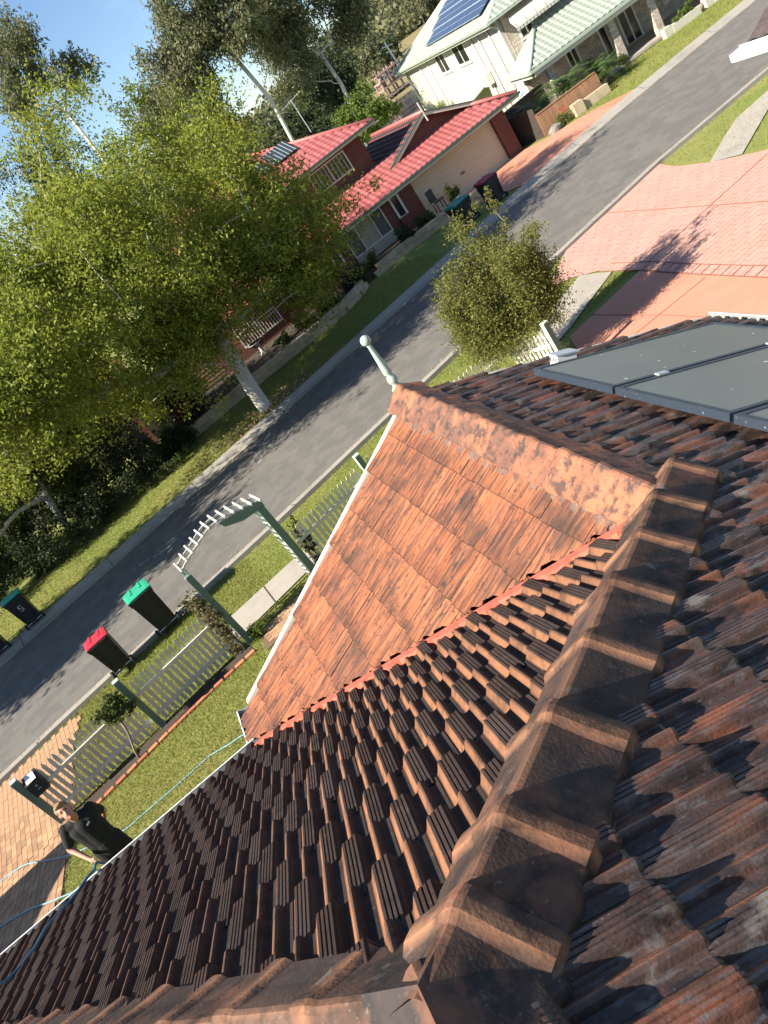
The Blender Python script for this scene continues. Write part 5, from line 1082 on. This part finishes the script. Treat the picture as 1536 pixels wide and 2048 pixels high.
def tl(P, u, s, nu_, ns_, keep): tiled(P, u, s, nu_, ns_, keep, .33, .36, acc, cc)
c24, s24 = math.cos(R(24)), math.sin(R(24))
tl((7.5, 23, RZ_+.03), (0, -1, 0), (-c24, 0, -s24), 72, 25, lambda p: p.x > -.65 and -.6+(p.x+.6) < p.y < 22.8-(p.x+.6))
tl((15.6, 7.5, RZ_+.03), (-1, 0, 0), (0, -c24, -s24), 50, 25, lambda p: p.y > -.65 and -.6+(p.y+.6) < p.x < 15.6-(p.y+.6))
# verandah roof
VZ, VY = 2.62, -3.0; V1 = VZ+3.0*tq
m_ = MB(); m_.slab([(-.75, VY-.35, VZ-.14), (14.8, VY-.35, VZ-.14), (14.8, .0, V1), (1.9, .0, V1)], .06); m_.slab([(-.75, .0, VZ-.1), (-.75, VY-.35, VZ-.14), (1.9, 0, V1)], .06); m_.build('verandah_roof', 'roof_green', wh, local=True)
tl((14.8, -.05, V1+.02), (-1, 0, 0), (0, -c24, -s24), 47, 11, lambda p: p.y > VY-.45 and p.x > -.75+(p.y-VY+.35)*.78)
mesh_obj('roof_tile_field', acc.v, acc.f, 'roof_green', wh, attrs={'joint': ([0.]*(2*n)+[1.]*n)*(len(acc.v)//(3*n))}, local=True)['kind'] = 'stuff'
m_ = MB(); m_.tube([A[0], r0_], .12, 6); m_.tube([A[3], r1_], .12, 6); m_.tube([r0_, r1_], .12, 6); m_.tube([A[1], r0_], .12, 6); m_.tube([(-.75, VY-.35, VZ-.08), (1.9, .0, V1+.06)], .1, 6); m_.build('hip_ridge', 'pale_green', wh, True, local=True)
m_ = MB(); m_.box((-.62, 11.1, EV-.05), (.14, 23.6, .14)); m_.box((7.5, -.66, EV-.05), (16.2, .14, .14)); m_.box((7.0, VY-.4, VZ-.2), (15.6, .13, .13)); m_.box((-.8, -1.7, VZ-.2), (.13, 3.3, .13)); m_.build('gutter', 'pale_green', wh, local=True)
m_ = MB(); m_.box((-.5, 11.1, EV-.2), (.05, 23, .14)); m_.box((7.0, VY-.3, VZ-.36), (15.2, .08, .22)); m_.box((-.66, -1.6, VZ-.36), (.08, 2.9, .22)); m_.build('fascia', 'fascia_cream', wh, local=True)
m_ = MB(); m_.box((-.2, 11.1, EV-.12), (.75, 23.2, .03)); m_.box((7.5, -.3, EV-.12), (16, .6, .03)); m_.box((7, -1.6, VZ-.3), (15, 3.1, .03)); m_.build('soffit', 'fascia_cream', wh, local=True)
for k, x in enumerate((.3, 3.75, 5.85, 8.6, 11.5)): wb('verandah_column', (x, -2.8, 1.2), (.36, .36, 2.4), 'clinker')
wb('verandah_floor', (7, -1.6, .12), (15, 3.3, .12), 'concrete')
def wwin(side, a, b, z0, z1, mat='win_glass', mull=True):
    f = MB(); fw = .09
    if side:
        f.box((-.03, (a+b)/2, z0-.06), (.14, b-a+.3, .1)); f.box((-.0, (a+b)/2, z1), (.1, b-a+.1, fw))
        for y in (a, b): f.box((-.001, y, (z0+z1)/2), (.1, fw, z1-z0-fw))
        if mull: f.box((-.002, (a+b)/2, (z0+z1)/2), (.09, fw*.8, z1-z0-fw))
        fo = f.build('window', 'win_frame', wh, local=True); box('pane', (-.006, (a+b)/2, (z0+z1)/2), (.05, b-a-fw, z1-z0-fw), mat, fo, local=True)
    else:
        f.box(((a+b)/2, -.03, z0-.06), (b-a+.2, .14, .1)); f.box(((a+b)/2, 0, z1), (b-a+.1, .1, fw))
        for y in (a, b): f.box((y, -.001, (z0+z1)/2), (fw, .1, z1-z0-fw))
        if mull: f.box(((a+b)/2, -.002, (z0+z1)/2), (fw*.8, .09, z1-z0-fw))
        fo = f.build('window', 'win_frame', wh, local=True); box('pane', ((a+b)/2, -.006, (z0+z1)/2), (b-a-fw, .05, z1-z0-fw), mat, fo, local=True)
wwin(1, 6.3, 8.7, 3.8, 5.0); wwin(1, 10.8, 12.9, 3.75, 4.95); wwin(0, .85, 1.6, 3.6, 4.6); wwin(0, 2.25, 3.1, 3.62, 4.6); wwin(0, 4.4, 5.6, 3.62, 4.7)
wwin(0, 2.4, 3.0, .9, 1.95); wwin(0, 1.1, 1.45, .3, 2.1, mull=False); wwin(0, 4.35, 4.75, .25, 2.2, mull=False); wwin(0, 5.5, 6.4, .2, 2.3); wwin(0, 8.0, 9.0, .9, 2.1)
m_ = MB(); V = []
for i in range(7):
    a = i/6*math.pi/2; V += [(.45, -.02-1.0*math.sin(a), 4.85-.65*(1-math.cos(a))), (3.35, -.02-1.0*math.sin(a), 4.85-.65*(1-math.cos(a)))]
m_.add(V, [(2*i, 2*i+1, 2*i+3, 2*i+2)[::-1] for i in range(6)]+[tuple([0]+[2*i for i in range(6, -1, -1)])[1:], tuple([2*i+1 for i in range(7)])])
V2 = m_.v; m_.build('awning', 'awning', wh, local=True)
m_ = MB()
for k in range(15): m_.box((.5+k*.2, -1.03, 4.13), (.16, .015, .16))
for k in range(6): m_.tube([(.46+k*.575, -.03-1.0*math.sin(j/6*math.pi/2), 4.86-.65*(1-math.cos(j/6*math.pi/2))) for j in range(7)], .013, 5)
m_.build('awning_valance', 'awning_edge', wh, local=True)
for y in (1.6, 3.4, 4.6, 15.2, 17.4): MB().tube([(-.06, y, EV-.25), (-.06, y, .2)], .045, 6).build('downpipe', 'white_paint', wh, True, local=True)
MB().tube([(-.5, .1, EV-.1), (-.06, -.06, EV-.5), (-.06, -.06, .2)], .05, 6).build('downpipe', 'white_paint', wh, local=True); MB().tube([(-.4, 22.2, EV), (-.06, 22.1, EV-.5), (-.06, 22.1, .2)], .05, 6).build('downpipe', 'white_paint', wh, local=True)
for y, z in ((4.6, 2.6), (16.5, 1.9)):
    a_ = wb('air_conditioner', (-.22, y, z), (.36, .9, .65), 'ac_white')
    MB().tube([(-.405, y+.12, z), (-.42, y+.12, z)], .25, 16).build('fan_grille', 'ac_grille', a_, local=True)
m_ = MB(); m_.slab([(-.1, 5.6, 2.35), (-.1, 9.6, 2.35), (-1.3, 9.6, 2.05), (-1.3, 5.6, 2.05)], .06); m_.build('lean_to_roof', 'pale_green', wh, local=True)
m_ = MB(); m_.box((-1.2, 7.6, 1.9), (.06, 4, .12))
for k in range(9): m_.box((-1.2, 5.7+k*.47, 1.2), (.05, .06, 1.5))
m_.build('lean_to_lattice', 'white_paint', wh, local=True)
wb('blue_sign', (-.03, 1.1, 1.25), (.06, .9, .55), 'white_paint')
m_ = MB()
for k, (a, b, c, d) in enumerate([(.82, 1.36, .1, .12), (.95, 1.3, .08, .2), (1.1, 1.22, .09, .2), (1.25, 1.3, .09, .17), (1.02, 1.1, .3, .05)]): m_.box((-.068, a, b), (.012, c, d))
m_.build('sign_lettering', 'sign_blue', wh, local=True)
# its rooftop solar array
gp = 'solar panels on the green roof'
for r in range(3):
    for c in range(7):
        y0 = 1.7+r*.95+c*1.72; s0 = .75+r*1.15     # slope coordinate from the eave
        if y0 < s0+.4: continue
        p = lambda s, y, h=0.: (-.6+s*c24-h*s24, y, EV+s*s24+h*c24)
        tt = thing('rooftop_panel', 'dark blue roof panel, %s from the street in the %s row of the array' % (['first', 'second', 'third', 'fourth', 'fifth', 'sixth', 'seventh'][c], ['gutter side', 'middle', 'top'][r]), 'solar panel', (0, 0, 0), gp, local=True); 
        tt.location = (23.1, 40, .1); tt.rotation_euler = (0, 0, WA)
        MB().slab([p(s0, y0+1.68, .16), p(s0, y0, .16), p(s0+1.1, y0, .16), p(s0+1.1, y0+1.68, .16)], .05).build('panel', 'pv_blue', tt, local=True)
        l = MB(); 
        for e in (0, 1.1): l.bar(p(s0+e, y0, .165), p(s0+e, y0+1.68, .165), .03, .02)
        l.bar(p(s0+.55, y0, .165), p(s0+.55, y0+1.68, .165), .015, .012); l.build('panel_frame', 'pv_line', tt, local=True)
an = thing('antenna_mast', 'white antenna mast at the back corner of the white house', 'antenna', (27.2, 61.3, 3))
a_ = MB(); a_.tube([(27.2, 61.3, 2.4), (26.9, 61.3, 7.4)], .06, 7); a_.tube([(26.5, 61.3, 7.2), (27.4, 61.3, 7.0)], .03, 5); a_.tube([(26.6, 61.3, 6.8), (27.2, 61.3, 6.6)], .03, 5); a_.build('mast', 'white_paint', an)
# timber fence, dark fence, stone seat and planting in front of it
tf = thing('paling_fence', 'brown timber paling fence in front of the cycads', 'fence', (21.2, 35, .1))
a, b = np.array((19.95, 35.0)), np.array((23.05, 34.35))
for k in range(30):
    p = a+(b-a)*k/29; box('paling', (p[0], p[1], .62+random.uniform(-.015, .015)), (.1, .02, 1.05), 'paling', tf, -.2)
MB().bar((*a, 1.17), (*b, 1.17), .07, .05).build('capping', 'paling', tf)
df = thing('paling_fence', 'dark shaded fence between the brick house and the timber palings', 'fence', (19.6, 37, .1))
MB().bar((19.3, 37.6, .8), (19.95, 35.05, .75), .05, 1.5).build('panel', 'dark_fence', df); MB().bar((19.3, 38.2, .85), (23, 38.6, .85), .05, 1.6).build('back_panel', 'dark_fence', df)
st = thing('stone_seat', 'low sandstone seat wall on the grass beside the timber fence', 'stone seat', (22, 33.8, .12))
MB().box((22.3, 34.05, .34), (1.5, .3, .42), -.2).build('wall', 'sandstone', st); MB().box((21.45, 34.15, .4), (.5, .42, .55), -.2).build('block', 'sandstone', st)
bo = thing('boulder', 'grey boulder at the end of the fence beside the red driveway', 'rock', (20.2, 34.4, .1))
bm = bmesh.new(); bmesh.ops.create_icosphere(bm, subdivisions=2, radius=.3)
for v in bm.verts: v.co = Vector((v.co.x*1.3, v.co.y, v.co.z*.75))*random.uniform(.85, 1.12)
me = bpy.data.meshes.new('rock'); bm.to_mesh(me); bm.free(); me.materials.append(MATS['boulder']); inst('rock', me, Matrix.Translation((20.2, 34.4, .25)), bo)
def cycad(label, x, y, z, r, n_, seed):
    rs = np.random.default_rng(seed); t = thing('cycad', label, 'cycad', (x, y, .1), 'cycads by the white house')
    MB().lathe((x, y, .1), [(.14, 0), (.16, z*.5), (.12, z)], 9).build('trunk', 'bark_dark', t, True)
    Vs = []; rr = []
    for k in range(n_):
        a = rs.uniform(0, 6.28); e = rs.uniform(.15, 1.3); d = np.array([math.cos(a), math.sin(a)]); L = r*rs.uniform(.8, 1.15)
        for j in range(13):
            f0 = (j+1)/14; h = math.sin(e)*L*f0-.55*L*f0*f0; c = np.array([x+d[0]*L*f0*math.cos(e*.6), y+d[1]*L*f0*math.cos(e*.6), .1+z+h]); sd = np.array([-d[1], d[0], 0]); fw_ = np.array([d[0], d[1], -.3])
            for s in (-1, 1):
                tip = c+sd*s*.2*(1-.55*f0)*r/.9+fw_*.13; wv = fw_*.02
                Vs += [c-wv, c+wv, tip+wv*.3, tip-wv*.3]; rr.append(rs.random())
    quads_obj('fronds', np.array(Vs), 'cycad', t, 4, np.array(rr)); return t
cycad('dark green cycad behind the left end of the timber fence', 21.0, 36.4, 1.0, 1.6, 60, 1); cycad('cycad behind the middle of the timber fence, against the white column', 22.6, 36.0, 1.05, 1.7, 60, 2); cycad('cycad at the right end of the timber fence, leaning over the lawn', 24.0, 35.2, .7, 1.4, 50, 3); cycad('cycad against the verandah, behind the dark letterbox post', 24.4, 36.4, .8, 1.3, 40, 4)
shrub('green plant with red flowers against the timber fence', (20.75, 34.45, .42), (.38, .3, .34), 1500, 'leaf_bright', .06, 120, name='flower_plant', group=None, cat='plant')
quads_obj('flower', leaf_cards(np.array([20.8, 34.3, .78])+rng.normal(size=(40, 3))*np.array([.16, .1, .06]), .06), 'flower_red', [q for q in bpy.data.objects if q.name == 'flower_plant'][0])
shrub('yellow flowering shrub beside the white column', (25.9, 36.3, .45), (.4, .3, .35), 1600, 'leaf_bright', .06, 121, name='flower_plant', group=None, cat='plant')
shrub('white flowering plant on the verandah edge between the columns', (24.9, 37.0, 1.0), (.4, .3, .35), 1400, 'leaf_mid', .06, 122, name='flower_plant', group=None, cat='plant')
for k, (x, y, lab) in enumerate([(28.9, 35.1, 'cream planter with yellow green shrubs, nearest to the white column'), (31.2, 34.75, 'cream planter at the top edge, further along the lawn')]):
    pt_ = thing('planter', lab, 'planter', (x, y, .12)); 
    MB().box((x, y, .3), (1.5, .45, .36), -.19).build('trough', 'planter_cream', pt_); MB().box((x-.95, y+.2, .33), (.4, .4, .44), -.19).build('plinth', 'planter_cream', pt_)
    shrub(['yellow green shrub in the planter nearest to the white column', 'yellow green shrub in the planter further along the lawn'][k], (x, y, .68), (.7, .25, .28), 2000, 'leaf_bright', .06, 130+k, name='planter_shrub', group=None)
# ------------------------------------------------------------------ far bank
ps = thing('lookout_tower', 'small pinkish timber tower on the far bank of the lake', 'tower', (54, 128, .2))
m_ = MB()
for dx_ in (-2, 0, 2):
    for dy_ in (0, 2.5): m_.box((54+dx_*.8, 128+dy_, 2.4), (.25, .25, 4.8))
m_.build('post', 'pink_timber', ps)
m_ = MB()
for z in (1.0, 2.2, 3.3, 4.3): m_.box((54, 129, z), (3.8, 2.9, .2))
m_.build('deck', 'pink_timber', ps)
m_ = MB()
for k in range(4): m_.bar((52.2+k*.9, 127.8, 3.4), (52.9+k*.9, 127.8, 4.2), .12, .12)
m_.build('rail', 'white_paint', ps)
rh = thing('red_roof_house', 'distant house with a bright red roof on the hillside', 'house', (92, 168, 3))
box('wall', (92, 168, 4.4), (6, 5, 4), 'fascia_cream', rh)
MB().add([(88.4, 165, 6.2), (95.6, 165, 6.2), (95.6, 171, 6.2), (88.4, 171, 6.2), (91, 168, 8.2), (93, 168, 8.2)], [(0, 1, 5, 4), (1, 2, 5), (2, 3, 4, 5), (3, 0, 4), (3, 2, 1, 0)]).build('roof', 'bin_red', rh)
for k in range(26):      # trees on the far bank and the hillside
    x = 34+k*5.0+random.uniform(-2, 2); y = random.uniform(135, 205); z = .2+max(0, (y-123)*.055); h = random.uniform(3, 5.5)
    if abs(x-92) < 8: continue
    c = shell_points((x, y, z+h), (3.6, 3, h*.55), 9, 200+k, .3)
    tree('far_tree', 'olive green tree on the slope beyond the lake', (x, y, z), [(x, y, z-.2), (x, y, z+h*.3), (x, y, z+h*.6)], c, 1.8, 1100, .62, 'leaf_euc' if k % 3 else 'leaf_dark', 'bark_dark', .25, 300+k, group='trees beyond the lake', sides=4)
shrub('dark green tree at the lake edge beside the white house', (30.5, 66, 2.0), (2.0, 1.8, 2.2), 5000, 'leaf_dark', .2, 140, name='lake_tree', group=None, cat='tree')
sp = thing('spiky_plant', 'bright spiky plant against the corner of the white house', 'plant', (24.9, 54, .1))
Vs = []
for k in range(60):
    a = random.uniform(0, 6.28); e = random.uniform(.2, 1.4); d = np.array([math.cos(a)*math.cos(e), math.sin(a)*math.cos(e), math.sin(e)]); sd = np.array([-math.sin(a), math.cos(a), 0])*.05; c = np.array([24.9, 54, 1.7]); Vs += [c-sd, c+sd, c+d*1.0+sd*.2, c+d*1.0-sd*.2]
quads_obj('leaves', np.array(Vs), 'leaf_bright', sp, 4, rng.random(60)); MB().tube([(24.9, 54, 0), (24.9, 54, 1.7)], .1, 7).build('stem', 'bark_grey', sp)
# ------------------------------------------------------------------ corner of the next roof at the right edge
nr = thing('corner_roof', 'dark tiled roof corner with a wide white gutter at the right edge, over the driveway', 'roof', (10.6, 11.6, 4.0))
box('gutter_trough', (10.5, 9.0, 3.915), (.19, 5.88, .02), 'gutter_inner', nr); m_ = MB(); m_.box((10.5, 9.0, 3.893), (.22, 5.9, .02)); m_.box((10.4, 9.0, 3.96), (.025, 5.9, .13)); m_.box((10.52, 9.0, 3.93), (.02, 5.9, .05)); m_.box((10.61, 9.0, 3.97), (.03, 5.9, .16)); m_.box((10.5, 11.96, 3.955), (.24, .03, .13)); m_.build('gutter', 'gutter_white', nr)
m_ = MB(); m_.slab([(10.62, 6, 4.04), (10.62, 11.75, 4.04), (12.8, 11.75, 5.0), (12.8, 6, 5.0)][::-1], .04); m_.build('roof_deck', 'felt', nr)
for r in range(6):
    for c in range(18):
        q = (10.6+r*.31, 11.75-c*.3, 4.06+r*.136); V = []
        u = Vector((0, -1, 0)); s = Vector((-.915, 0, -.403)); nn_ = u.cross(s); nn_ = -nn_ if nn_.z < 0 else nn_
        me = rt if False else None
        M = Matrix(((0, -.915, -.403, q[0]+.34), (-1, 0, 0, q[1]), (0, -.403, .915, q[2]+.15), (0, 0, 0, 1)))
        if r == 0 and c == 0:
            ntm = rt.copy(); ntm.materials.clear(); ntm.materials.append(MATS['neigh_tile'])
        inst('roof_tile', ntm, M, nr)
box('wall', (12.9, 8.2, 2.2), (3.4, 6.2, 3.6), 'house_brick', nr)
dp = MB(); dp.box((10.28, 11.0, 3.6), (.02, .02, .02)); 
# ------------------------------------------------------------------ people
def lump(name, prims, voxel, mat, parent, smooth=True, rep=2):
    bm = bmesh.new()
    for p in prims:
        if p[0] == 'e':         # ellipsoid: centre, radii, optional rotation
            r = bmesh.ops.create_uvsphere(bm, u_segments=20, v_segments=14, radius=1.)['verts']; M = Matrix.Translation(p[1])@(p[3].to_4x4() if len(p) > 3 else Matrix.Identity(4))@Matrix.Diagonal((*p[2], 1)); bmesh.ops.transform(bm, matrix=M, verts=r)
        else:                   # tapered limb with round ends
            a, b, ra, rb = Vector(p[1]), Vector(p[2]), p[3], p[4]; d = b-a; q = d.to_track_quat('Z', 'Y').to_matrix().to_4x4()
            r = bmesh.ops.create_cone(bm, cap_ends=True, segments=16, radius1=ra, radius2=rb, depth=d.length)['verts']; bmesh.ops.transform(bm, matrix=Matrix.Translation((a+b)/2)@q, verts=r)
            for c, rr in ((a, ra), (b, rb)):
                r = bmesh.ops.create_uvsphere(bm, u_segments=16, v_segments=10, radius=rr)['verts']; bmesh.ops.transform(bm, matrix=Matrix.Translation(c), verts=r)
    me = bpy.data.meshes.new(name); bm.to_mesh(me); bm.free(); o = bpy.data.objects.new(name, me); COL.objects.link(o)
    md = o.modifiers.new('r', 'REMESH'); md.mode = 'VOXEL'; md.voxel_size = voxel; md.use_smooth_shade = smooth
    ms = o.modifiers.new('s', 'SMOOTH'); ms.factor = .5; ms.iterations = rep
    dg = bpy.context.evaluated_depsgraph_get(); m2 = bpy.data.meshes.new_from_object(o.evaluated_get(dg)); bpy.data.objects.remove(o)
    m2.name = name; m2.materials.clear(); m2.materials.append(MATS[mat]); m2.polygons.foreach_set('use_smooth', [True]*len(m2.polygons))
    o = bpy.data.objects.new(name, m2); COL.objects.link(o); o.parent = parent; return o
def person(label, x, y, z, rz, s, shirt, shorts, fine, armR, armL, look=0.5, lean=0., legs='skin', turnh=0.):
    """local frame: faces -Y, +X is the picture right; origin at the feet"""
    t = thing('person', label, 'person', (x, y, z), None, rz, True); t.scale = (s, s, s)
    vx = .011 if fine else .022
    hip = [(-.095, 0, .93), (.095, 0, .93)]; kn_ = [(-.12, -.03, .5), (.12, -.03, .5)]; an_ = [(-.12, .03, .09), (.13, .03, .09)]
    shd = [(-.185, .0+lean, 1.44), (.185, 0+lean, 1.44)]; hc = Vector((0, -.05+lean, 1.64)); Rh = Matrix.Rotation(turnh, 3, 'Z')@Matrix.Rotation(look, 3, 'X')
    P = []
    for k in range(2):
        P += [('l', hip[k], kn_[k], .088, .058), ('l', kn_[k], an_[k], .056, .038), ('e', (an_[k][0], -.06, .045), (.048, .13, .042))]
        el, wr = (armR, armL)[k]
        P += [('l', shd[k], el, .052, .042), ('l', el, wr, .041, .028)]
        d = (Vector(wr)-Vector(el)).normalized(); side = d.cross(Vector((0, 1, .2))).normalized(); pal = Vector(wr)+d*.05
        P += [('l', Vector(wr), pal, .028, .032), ('l', pal+side*.022, pal+side*.022+d*.035, .016, .015)]
        for f_ in range(4):
            b0 = pal+side*(.028-.018*f_)+d*.03; b1 = b0+d*(.035+.006*(f_ in (1, 2)))+Vector((0, .008, 0)); P += [('l', b0, b1, .0095, .009), ('l', b1, b1+d*.022+Vector((0, .016, -.006)), .009, .0075)]
        P += [('l', pal+side*.03, pal+side*.055+d*.03, .011, .009)]
    P += [('l', (0, .0, .92), (0, .01, 1.08), .125, .12), ('e', (0, .005+lean*.6, 1.28), (.165, .105, .2)), ('l', (-.1, lean, 1.43), (.1, lean, 1.43), .06, .06), ('l', (0, .01+lean, 1.42), tuple(hc+Rh@Vector((0, .015, -.08))), .056, .052)]
    h_ = lambda v: tuple(hc+Rh@Vector(v))
    P += [('e', h_((0, .012, .03)), (.076, .094, .098), Rh), ('e', h_((0, -.03, -.05)), (.058, .065, .068), Rh), ('l', h_((0, -.088, .02)), h_((0, -.108, -.018)), .011, .0145), ('e', h_((-.078, .012, -.005)), (.012, .022, .034), Rh), ('e', h_((.078, .012, -.005)), (.012, .022, .034), Rh), ('e', h_((0, -.082, -.092)), (.024, .02, .018), Rh), ('e', h_((0, -.076, .04)), (.055, .02, .013), Rh)]
    body = lump('body', P, vx, 'skin', t)
    hd = [('e', h_((0, .03, .052)), (.084, .098, .09), Rh), ('e', h_((0, -.055, .105)), (.066, .045, .03), Rh), ('e', h_((-.07, .01, .05)), (.017, .05, .045), Rh), ('e', h_((.07, .01, .05)), (.017, .05, .045), Rh), ('e', h_((.02, -.075, .112)), (.04, .03, .02), Rh)]
    lump('hair', hd, vx*.8, 'hair', t)
    m_ = MB()
    for sx in (-1, 1):
        c = Vector(h_((sx*.031, -.083, .016))); m_.add([tuple(c+Rh@Vector((.014*math.cos(a), -.004, .007*math.sin(a)))) for a in np.linspace(0, 5.5, 9)], [tuple(range(9))])
    m_.build('eyes', 'eye_dark', t, local=True)
    c = Vector(h_((0, -.094, -.056))); MB().add([tuple(c+Rh@Vector((.024*math.cos(a), -.004, .007*math.sin(a)))) for a in np.linspace(0, 5.6, 10)], [tuple(range(10))]).build('mouth', 'lip', t, local=True)
    Sx = [('l', (sx*.062, .0, .9), (sx*.088, .005+lean*.6, 1.33), .108, .112) for sx in (-1, 1)]+[('l', (0, -.008, .9), (0, -.005+lean*.6, 1.34), .125, .122), ('l', (-.13, lean, 1.42), (.13, lean, 1.42), .07, .07), ('l', (-.06, lean, 1.45), (.06, lean, 1.45), .06, .06)]
    for k in range(2):
        el = Vector((armR, armL)[k][0]); sh = Vector(shd[k]); Sx += [('l', tuple(sh), tuple(sh+(el-sh)*.72), .068, .062)]
    lump('t_shirt', Sx, vx, shirt, t, rep=9)
    lump('shorts', [('l', (0, 0, .9), (0, 0, .98), .138, .138)]+[('l', hip[k], tuple(Vector(hip[k]).lerp(Vector(kn_[k]), .86)), .108, .092) for k in range(2)], vx, shorts, t)
    if fine:
        for sx in (-1, 1): lump('shoe', [('e', (an_[0][0] if sx < 0 else an_[1][0], -.055, .05), (.058, .145, .05))], .014, 'rubber', t)
        MB().add([(.05, -.121+lean*.7, 1.36), (.1, -.108+lean*.7, 1.37), (.1, -.110+lean*.7, 1.345), (.05, -.123+lean*.7, 1.335)], [(0, 3, 2, 1)]).build('chest_print', 'print_white', t, local=True)
    return t
px_, py_ = -4.32, 8.55
person('man in a black t-shirt and black shorts on the lawn, looking up at the roof', px_, py_, float(gz(px_, py_))+.0, .12, 1.0, 'cloth_black', 'cloth_black', True, ((-.34, .07, 1.17), (-.2, -.17, 1.03)), ((.2, .17, 1.2), (.06, .21, 1.02)), -.42, .02, turnh=.3)
person('person in dark navy clothes standing in the shaded porch across the road', 6.72, 36.1, .75, 0., .93, 'cloth_navy', 'cloth_black', False, ((-.22, .02, 1.16), (-.22, -.1, .93)), ((.22, .02, 1.16), (.22, -.1, .93)), 0.)
